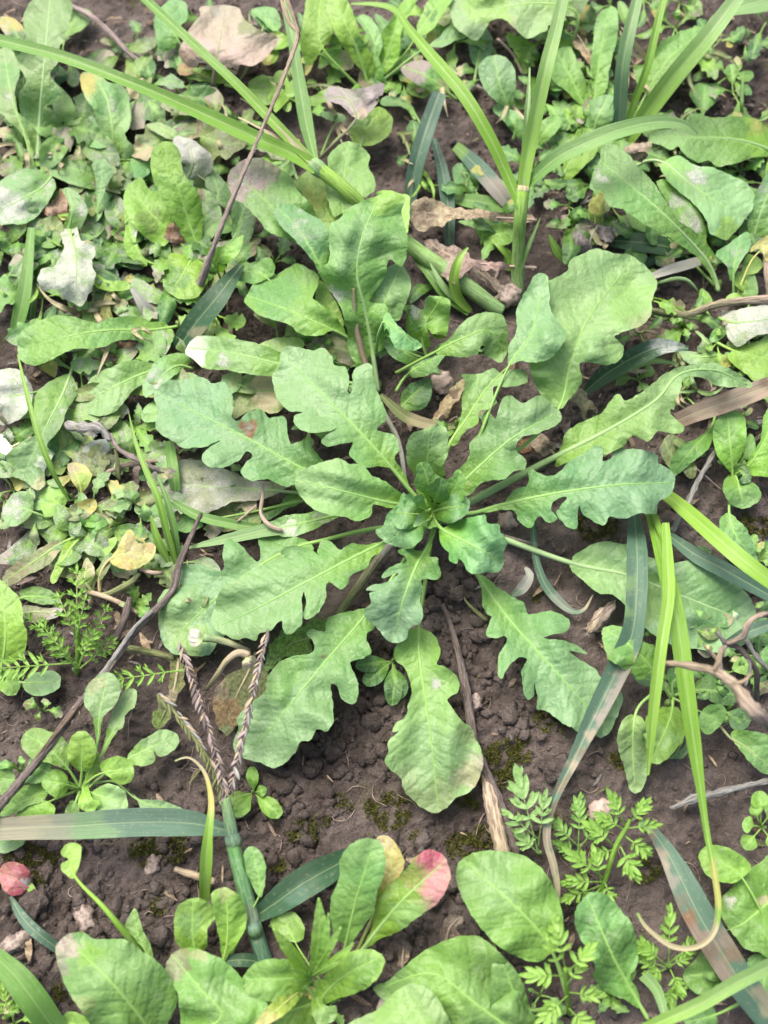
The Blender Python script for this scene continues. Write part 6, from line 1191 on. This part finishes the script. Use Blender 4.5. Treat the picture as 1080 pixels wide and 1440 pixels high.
# ================================================================== feathery weeds
def frond(par, x0, y0, x1, y1, n, ll, h, col='bright', bend=0.0, lob=True, lw=.27, fan=False):
    """pinnate leaf: a thin rachis with pairs of toothed leaflets, one mesh"""
    a = np.array([x0, y0], float); b = np.array([x1, y1], float); D = b - a; L = np.linalg.norm(D); T = D / L; Nn = np.array([T[1], -T[0]])
    f = lambda t: a + D * t + Nn * bend * L * 4 * t * (1 - t)
    Vp = []; F = []; zz = []; cu = []
    def ribbon(p0, p1, w0, w1, z0, z1, lens=False, m=5):
        i0 = len(Vp); d = p1 - p0; nn = np.array([d[1], -d[0]]) / (np.linalg.norm(d) + 1e-6)
        for k in range(m + 1):
            s = k / m; w = (w0 * (1 - s) + w1 * s) if not lens else max(.35, w0 * (math.sin(math.pi * min(1, .12 + .88 * s) ** 1.1) ** .8 if s < 1 else 0))
            c = p0 + d * s
            for q in (-1, 0, 1): Vp.append(c + nn * w * q / 2); zz.append(z0 * (1 - s) + z1 * s + (abs(q) * .5 if lens else .2 * (q == 0))); cu.append((s * 6, q * 2.))
        for k in range(m):
            for q in (0, 1): F.append((i0 + k * 3 + q, i0 + k * 3 + q + 1, i0 + (k + 1) * 3 + q + 1, i0 + (k + 1) * 3 + q))
    hh = lambda t: float(interp1(h, np.array([t]))[0])
    for k in range(8): ribbon(f(k / 8), f((k + 1) / 8), 2.6 - 1.4 * k / 8, 2.6 - 1.4 * (k + 1) / 8, hh(k / 8), hh((k + 1) / 8), m=1)
    if fan:
        m_ = 2 * n + 1
        for k in range(m_):
            q = (k / (m_ - 1) - .5) * 2; an = q * 1.25 + rnd.uniform(-.12, .12); t = 1 - .45 * abs(q); c = f(t * .98); s = ll * (1.15 - .35 * abs(q)) * rnd.uniform(.8, 1.1)
            R_ = np.array([[math.cos(an), -math.sin(an)], [math.sin(an), math.cos(an)]]); d = R_ @ T; z0 = hh(t)
            ribbon(c - T * 2, c + d * s, s * .36, 0, z0, z0 + rnd.uniform(-1.5, 2.5), True)
            if rnd.random() < .6:
                e_ = rnd.choice((-1, 1)); R2 = np.array([[math.cos(e_ * .55), -math.sin(e_ * .55)], [math.sin(e_ * .55), math.cos(e_ * .55)]]); q0 = c + d * s * .4
                ribbon(q0, q0 + R2 @ d * s * .5, s * .24, 0, z0 + .3, z0 + rnd.uniform(0, 2), True, 4)
        n = 0
    for k in range(n):
        t = .34 + .60 * k / max(1, n - 1); c = f(t); s = ll * (.6 + .5 * math.sin(math.pi * (.25 + .6 * k / max(1, n - 1)))) * rnd.uniform(.85, 1.15)
        for sd_ in (-1, 1):
            an = sd_ * rnd.uniform(.7, 1.05); R_ = np.array([[math.cos(an), -math.sin(an)], [math.sin(an), math.cos(an)]]); d = R_ @ T
            z0 = hh(t); tip = c + d * s; ribbon(c, tip, s * lw, 0, z0, z0 + rnd.uniform(-1, 2.5), True)
            if s > 9:
                for e in (-1, 1):
                    if not lob and rnd.random() < .5: continue
                    an2 = e * rnd.uniform(.4, .6); R2 = np.array([[math.cos(an2), -math.sin(an2)], [math.sin(an2), math.cos(an2)]]); q0 = c + d * s * rnd.uniform(.35, .5)
                    ribbon(q0, q0 + R2 @ d * s * rnd.uniform(.45, .6), s * lw * .62, 0, z0 + .3, z0 + rnd.uniform(0, 2), True, 4)
    if not fan: ribbon(f(.95), f(1.0) + T * ll * .55, ll * lw, 0, hh(.95), hh(1), True)
    Vp = np.array(Vp); W_ = lay(Vp[:, 0], Vp[:, 1], np.array(zz)); F2 = []
    for q in F:
        A, B, C_ = (Vector(W_[i]) for i in q[:3]); F2.append(q if (B - A).cross(C_ - A).z > 0 else q[::-1])
    me = mesh('frond', W_ - np.array(par.location)[None], F2); j = rnd.uniform(.85, 1.15)
    setattrs(me, np.repeat(lin(col)[None] * j, len(Vp), 0), np.zeros(len(Vp)), np.concatenate([np.array(cu), np.full((len(Vp), 1), rnd.uniform(0, 300))], 1))
    return link('frond', me, M_LEAF, par)
def feathery(label, x, y, fronds, stem=None, col='bright', cat='weed', fan=True):
    P_ = plant('feathery_weed', label, cat, x, y, stub=5)
    if stem: stalk(P_, stem[0], stem[1], stem[2], 'bright', name='stem')
    for q in fronds: frond(P_, *q[:7], **(dict(col=col, fan=fan) | ({} if len(q) < 8 else {k: v for k, v in q[7].items() if not (fan and k == 'lw')})))
    return P_
feathery('feathery weed of finely cut fronds beside the dark long twig', 108, 945, [
    (105, 932, -5, 940, 6, 23, (12, 16, 14), dict(lob=False, lw=.24)), (108, 940, 60, 880, 5, 17, (10, 20, 20)), (110, 935, 40, 868, 5, 15, (8, 14, 14)), (112, 930, 150, 855, 5, 14, (10, 18, 18)), (108, 910, 108, 800, 5, 17, (16, 30, 32)),
    (112, 940, 160, 900, 5, 14, (8, 12, 10)), (108, 900, 82, 838, 4, 15, (18, 28, 28)), (110, 938, 130, 890, 5, 15, (10, 20, 22)), (105, 905, 120, 840, 4, 14, (20, 30, 32)), (110, 940, 70, 905, 5, 14, (8, 12, 10))],
    ('108 948 110 900 107 855', (6, 7, 5), (2, 16, 26)), fan=False)
feathery('single cut frond reaching from behind the olive folded leaf', 262, 942, [(264, 941, 168, 955, 5, 20, (10, 14, 12), dict(lob=False, lw=.24))], fan=False)
feathery('feathery weed with pale fronds right of the brown twig and pale straw', 757, 1200, [
    (757, 1200, 732, 1105, 3, 30, (6, 16, 20), dict(lw=.30)), (757, 1190, 765, 1125, 3, 22, (8, 18, 20)), (757, 1200, 735, 1178, 3, 20, (6, 10, 10)), (757, 1180, 722, 1150, 2, 20, (8, 14, 14))], col='pale')
feathery('feathery weed of crowded bright fronds between the drying grass and blotched blade', 842, 1258, [
    (882, 1160, 905, 1135, 3, 18, (20, 26, 26)), (880, 1162, 862, 1125, 3, 20, (20, 28, 28)), (880, 1165, 918, 1160, 3, 16, (20, 24, 22)), (880, 1168, 850, 1150, 3, 18, (20, 24, 22)), (878, 1175, 905, 1195, 3, 18, (18, 20, 18)), (870, 1185, 890, 1225, 3, 22, (16, 20, 18), dict(lw=.30)), (865, 1190, 835, 1165, 3, 22, (14, 20, 20)),
    (862, 1195, 845, 1200, 2, 16, (14, 16, 14)), (850, 1235, 808, 1205, 3, 22, (8, 16, 18)), (848, 1240, 806, 1240, 3, 20, (8, 14, 12)), (845, 1248, 825, 1270, 3, 18, (6, 10, 10)), (850, 1240, 858, 1260, 2, 16, (8, 12, 12)), (845, 1245, 800, 1262, 3, 18, (6, 9, 8)), (845, 1240, 838, 1205, 3, 18, (8, 16, 18))],
    ('842 1258 852 1235 866 1190 880 1165 886 1152', (5, 6, 6, 5, 4), (2, 10, 16, 20, 22)))
feathery('dull feathery weed in shade beside the twisted drying blade tip', 812, 1200, [(813, 1200, 815, 1130, 4, 20, (6, 12, 14)), (813, 1190, 785, 1162, 3, 18, (6, 10, 10)), (813, 1195, 840, 1160, 3, 18, (6, 10, 10)), (812, 1200, 790, 1190, 3, 16, (4, 8, 8))], col='green')
feathery('tall feathery weed standing in front of the very large rounded leaf', 800, 1425, [
    (796, 1368, 784, 1308, 3, 26, (30, 44, 50), dict(lw=.30)), (796, 1370, 826, 1338, 3, 24, (30, 40, 42), dict(lw=.30)), (796, 1372, 752, 1372, 3, 24, (28, 34, 34), dict(lw=.30)), (798, 1400, 768, 1428, 3, 24, (22, 28, 26), dict(lw=.30)), (798, 1395, 835, 1400, 3, 20, (22, 28, 26)), (797, 1380, 770, 1322, 2, 20, (30, 40, 42)), (800, 1418, 822, 1440, 3, 20, (12, 18, 18)), (797, 1385, 815, 1360, 2, 18, (28, 34, 36))],
    ('800 1425 798 1395 795 1362', (6, 6, 5), (4, 22, 36)), col='lime')
feathery('feathery weed of pale fronds beside the curled drying grass tip', 938, 1358, [
    (940, 1360, 942, 1290, 3, 20, (6, 14, 16)), (938, 1358, 905, 1330, 4, 20, (6, 12, 12)), (940, 1355, 985, 1320, 4, 18, (6, 12, 12)), (938, 1362, 915, 1372, 3, 18, (4, 8, 8)), (940, 1360, 965, 1345, 3, 16, (6, 10, 10)), (942, 1362, 955, 1390, 3, 18, (4, 8, 8)), (936, 1360, 905, 1350, 3, 18, (6, 9, 9)), (946, 1385, 940, 1410, 3, 16, (4, 8, 8))])
feathery('feathery weed in the bottom corner under the broad greying leaf', 12, 1430, [(12, 1430, 5, 1395, 3, 14, (6, 12, 12)), (12, 1430, 22, 1412, 3, 14, (6, 10, 10)), (12, 1430, -5, 1415, 3, 12, (6, 8, 8))], col='lime')

# ================================================================== undergrowth of small seedlings that fills the gaps
BIG = [(o.matrix_basis.translation.copy(), o.name.split('.')[0].replace('_', ' ')) for o in COL.objects if o.parent is None and o.type == 'EMPTY']
WORD = dict(deep='dark green', green='mid green', bright='bright green', pale='pale grey-green', olive='olive')
def filler(x, y, n, size, col, seed, dustv=0.0):
    r = random.Random(seed); b = foot(x, y)
    near = min(BIG, key=lambda q: (q[0] - b).length)[1]
    a0 = r.random() * 6.28; kind = r.choice(('spat', 'oval', 'spat', 'lance', 'spat')); lob = r.choice((0, 0, 3, 4, 5)); wd = r.uniform(.26, .5); up = r.uniform(2, 9)
    lab = '%s%s seedling, %s %s%s leaves, close to the %s' % ('large ' if size > 55 else 'tiny ' if size < 40 else '', WORD[col], {3: 'three', 4: 'four', 5: 'five', 6: 'six'}[n],
          'wavy ' if lob else '', dict(spat='spoon', oval='oval', lance='narrow')[kind] if wd < .4 else dict(spat='broad', oval='rounded', lance='lance-shaped')[kind], near)
    P_ = plant('undergrowth_seedling', lab, 'seedling', x, y, 'undergrowth seedlings between the weeds', stub=3)
    for k in range(n):
        a = a0 + k * 6.28 / n + r.uniform(-.45, .45); l = size * r.uniform(.5, 1.2)
        spoon(P_, x, y, x + l * math.cos(a), y + l * math.sin(a) * .85, l * wd * r.uniform(.8, 1.2), (2, up + r.uniform(2, 5), r.uniform(3, 6) + up * .6), col, kind, bend=r.uniform(-.2, .2), lobes=lob, rr=1.3, dust=dustv * r.random(), wav=1.8, fold=r.uniform(.0, .35),
              p=[(x + l * math.cos(a), y + l * math.sin(a) * .85, l * .4, r.choice(('straw', 'olive', 'yellow', 'mauve', 'brown')), .8)] if r.random() < .3 else ())
FILL = [(150, 265, 5, 62, 'pale'), (35, 210, 5, 60, 'green'), (200, 130, 5, 58, 'pale'), (100, 190, 5, 60, 'pale'), (240, 260, 5, 60, 'green'), (60, 420, 5, 62, 'green'), (150, 420, 5, 60, 'green'), (240, 430, 5, 56, 'bright'), (120, 560, 5, 60, 'pale'), (40, 620, 5, 56, 'pale'), (190, 600, 5, 60, 'green'), (110, 640, 5, 50, 'olive'), (270, 700, 5, 56, 'olive'), (20, 690, 5, 50, 'pale'), (130, 760, 5, 50, 'olive'), (380, 210, 5, 50, 'green'), (450, 130, 5, 52, 'bright'), (540, 90, 5, 56, 'bright'), (640, 60, 5, 56, 'green'), (760, 60, 5, 56, 'bright'), (820, 110, 5, 56, 'green'), (950, 40, 5, 56, 'green'), (1030, 130, 4, 50, 'green'), (860, 290, 5, 60, 'green'), (940, 290, 5, 60, 'deep'), (1040, 240, 4, 50, 'green'), (780, 220, 5, 56, 'deep'), (20, 180, 4, 40, 'deep'), (70, 290, 5, 45, 'deep'), (140, 150, 4, 40, 'deep'), (190, 60, 4, 38, 'deep'), (215, 200, 5, 48, 'pale'), (205, 300, 5, 42, 'deep'), (160, 340, 5, 50, 'deep'), (100, 380, 5, 48, 'deep'), (30, 330, 5, 60, 'deep'), (10, 290, 4, 40, 'deep'),
        (220, 400, 5, 48, 'deep'), (320, 390, 5, 60, 'deep'), (300, 440, 5, 52, 'bright'), (350, 330, 5, 60, 'deep'), (385, 370, 4, 45, 'deep'), (60, 470, 5, 48, 'deep'), (20, 450, 4, 45, 'olive'), (150, 500, 4, 34, 'pale'), (220, 540, 4, 40, 'deep'), (250, 640, 5, 44, 'deep'),
        (180, 640, 4, 40, 'green'), (90, 660, 4, 34, 'olive'), (30, 720, 5, 40, 'pale'), (170, 740, 5, 40, 'olive'), (60, 770, 4, 40, 'olive'), (200, 790, 4, 40, 'green'), (40, 850, 4, 40, 'green'), (190, 850, 4, 32, 'green'), (60, 1000, 4, 34, 'green'), (30, 1085, 4, 34, 'green'),
        (360, 60, 4, 50, 'deep'), (420, 60, 4, 48, 'deep'), (480, 60, 5, 52, 'bright'), (570, 60, 4, 48, 'green'), (610, 20, 5, 52, 'bright'), (290, 30, 4, 44, 'deep'), (240, 90, 4, 40, 'deep'), (680, 110, 4, 40, 'deep'), (760, 110, 4, 40, 'deep'), (790, 150, 5, 40, 'deep'),
        (850, 60, 4, 50, 'deep'), (930, 120, 4, 44, 'deep'), (985, 90, 4, 40, 'deep'), (1050, 60, 4, 40, 'deep'), (960, 200, 5, 44, 'deep'), (830, 260, 5, 48, 'deep'), (800, 290, 4, 40, 'green'), (880, 320, 5, 48, 'deep'), (1000, 350, 4, 40, 'deep'), (1060, 300, 4, 40, 'deep'),
        (960, 460, 5, 42, 'green'), (1010, 480, 4, 40, 'bright'), (1060, 510, 4, 40, 'green'), (900, 470, 4, 36, 'deep'), (1040, 590, 4, 34, 'deep'), (970, 640, 4, 34, 'olive'), (600, 500, 5, 40, 'deep'), (560, 430, 4, 44, 'deep'), (480, 520, 5, 48, 'deep'), (450, 480, 4, 40, 'deep'),
        (640, 600, 4, 30, 'deep'), (700, 590, 4, 30, 'deep'), (430, 600, 4, 40, 'deep'), (320, 640, 4, 40, 'olive'), (1050, 920, 5, 44, 'deep'), (1000, 960, 5, 40, 'deep'), (1020, 1000, 4, 34, 'green'), (1075, 880, 4, 40, 'deep'), (970, 880, 4, 44, 'olive'), (900, 900, 4, 34, 'deep'),
        (1060, 1270, 4, 44, 'green'), (1020, 1380, 4, 44, 'green'), (860, 1400, 4, 40, 'green'), (890, 1350, 4, 36, 'green'), (760, 1400, 4, 40, 'green'), (400, 1300, 4, 36, 'bright'), (340, 1420, 5, 50, 'green'), (460, 1420, 4, 44, 'bright'), (20, 1440, 4, 34, 'bright'), (770, 1430, 4, 40, 'green'),
        (410, 130, 4, 40, 'bright'), (330, 240, 4, 36, 'deep'), (60, 130, 4, 40, 'deep'), (120, 240, 4, 40, 'olive'), (700, 300, 4, 34, 'deep'), (660, 250, 4, 30, 'deep'), (1040, 640, 4, 34, 'green'), (1060, 790, 4, 34, 'green')]
for i, q in enumerate(FILL):
    if q[0] < 330 and q[1] < 880 and i % 2 and q[3] < 50: continue
    if q[0] < 330 and q[1] < 880: q = (*q[:3], q[3] * 1.3, q[4])
    filler(*q, 100 + i, 0.5 if q[0] < 260 and q[1] < 700 else 0.15)

# crowded corners: more seedlings of several kinds, deep greens painting in the undergrowth shade
rg = random.Random(41)
def scatter(x0, x1, y0, y1, n, cols, smin, smax, dustv):
    for i in range(n):
        filler(rg.uniform(x0, x1), rg.uniform(y0, y1), rg.choice((3, 4, 5)), rg.uniform(smin, smax), rg.choice(cols), rg.randrange(10 ** 6), dustv)
scatter(0, 330, 90, 420, 14, ('deep', 'deep', 'green', 'deep', 'olive'), 62, 92, .5)
scatter(0, 300, 420, 880, 14, ('pale', 'olive', 'green', 'deep', 'olive'), 54, 84, .6)
scatter(0, 320, 60, 430, 20, ('deep', 'deep', 'green', 'olive', 'deep'), 60, 96, .5)
scatter(0, 260, 400, 860, 18, ('pale', 'olive', 'pale', 'green', 'deep'), 50, 84, .7)
scatter(760, 1080, 0, 380, 14, ('deep', 'green', 'deep'), 56, 92, .25)
scatter(560, 800, 60, 330, 9, ('deep', 'green', 'deep'), 44, 70, .1)
scatter(330, 640, 0, 130, 8, ('deep', 'bright', 'green'), 44, 70, .1)
scatter(780, 1080, 0, 360, 22, ('deep', 'green', 'bright'), 44, 72, .3)
scatter(880, 1080, 380, 620, 10, ('deep', 'green', 'bright'), 36, 60, .2)
scatter(940, 1080, 780, 1010, 7, ('deep', 'green'), 36, 56, .1)
scatter(330, 620, 400, 600, 6, ('deep', 'olive'), 36, 60, .2)
# fine grass tufts
def tuft(x, y, n, ln, col, seed):
    r = random.Random(seed); b = foot(x, y); near = min(BIG, key=lambda q: (q[0] - b).length)[1]
    T_ = thing('fine_grass_tuft', '%s %s tuft of %d fine grass blades close to the %s' % ('long' if ln > 70 else 'short' if ln < 55 else 'thin',dict(bright='bright green', green='green', pale='pale', straw='dead straw-coloured', olive='olive').get(col), n, near), 'grass plant', b, 'fine grass tufts in the undergrowth')
    for k in range(n):
        a = r.uniform(0, 6.28); l = ln * r.uniform(.5, 1.1); da = r.uniform(-.7, .7); P_ = [(x, y)]
        for s in range(3): P_.append((P_[-1][0] + math.cos(a) * l / 3, P_[-1][1] + math.sin(a) * l / 3 * .85)); a += da
        blade(T_, np.array(P_).ravel(), (4, r.uniform(4, 8), r.uniform(3, 6), 1), (1, r.uniform(6, 16), r.uniform(6, 20), r.uniform(3, 14)), col, fold=.4)
for i in range(46):
    x, y = rg.choice(((rg.uniform(0, 330), rg.uniform(60, 900)), (rg.uniform(800, 1080), rg.uniform(0, 620)), (rg.uniform(330, 760), rg.uniform(0, 330))))
    tuft(x, y, rg.choice((2, 3, 4, 5)), rg.uniform(40, 90), rg.choice(('bright', 'green', 'pale', 'straw', 'straw', 'olive')), i)
# papery litter, past counting
def litter():
    V = []; F = []; cols = []
    for i in range(2200):
        if rg.random() < .72: x, y = (rg.uniform(-10, 340), rg.uniform(0, 920)) if rg.random() < .6 else (rg.uniform(760, 1090), rg.uniform(0, 640))
        else: x, y = rg.uniform(0, 1080), rg.uniform(0, 1440)
        p = foot(x, y); l = rg.uniform(.0008, .0035) if rg.random() < .6 else rg.uniform(.003, .012); w = l * rg.uniform(.08, .4); a = rg.uniform(0, 6.28); d = Vector((math.cos(a), math.sin(a), rg.uniform(-.1, .35))).normalized(); s = d.cross(Vector((0, 0, 1))).normalized(); b = len(V); m = 4; c = lin(rg.choice(('straw', 'tan', 'brown', 'mauve', 'straw', 'grey', 'olive', 'twig'))) * rg.uniform(.6, 1.1)
        up = Vector((0, 0, 1)); cu = rg.uniform(-.3, .6)
        for k in range(m + 1):
            t = k / m - .5; ww = w * (1 - (2 * t) ** 2 * .75) * rg.uniform(.7, 1.1)
            q = p + up * .0012 + d * l * t + up * l * cu * (.25 - t * t)
            V += [q - s * ww / 2 + up * ww * .25, q, q + s * ww / 2 + up * ww * .25]; cols += [c] * 3
        for k in range(m):
            for q in (0, 1): F.append((b + k * 3 + q, b + k * 3 + q + 1, b + k * 3 + q + 4, b + k * 3 + q + 3))
    me = mesh('leaf_litter', V, F); setattrs(me, np.array(cols), np.zeros(len(V)), np.array([(v[0] * 1000, v[1] * 1000, 0) for v in V]))
    o = link('leaf_litter', me, M_DRY); o['kind'] = 'stuff'; tag(o, 'dry papery flakes of dead leaf littering the ground', 'leaf litter')
litter()
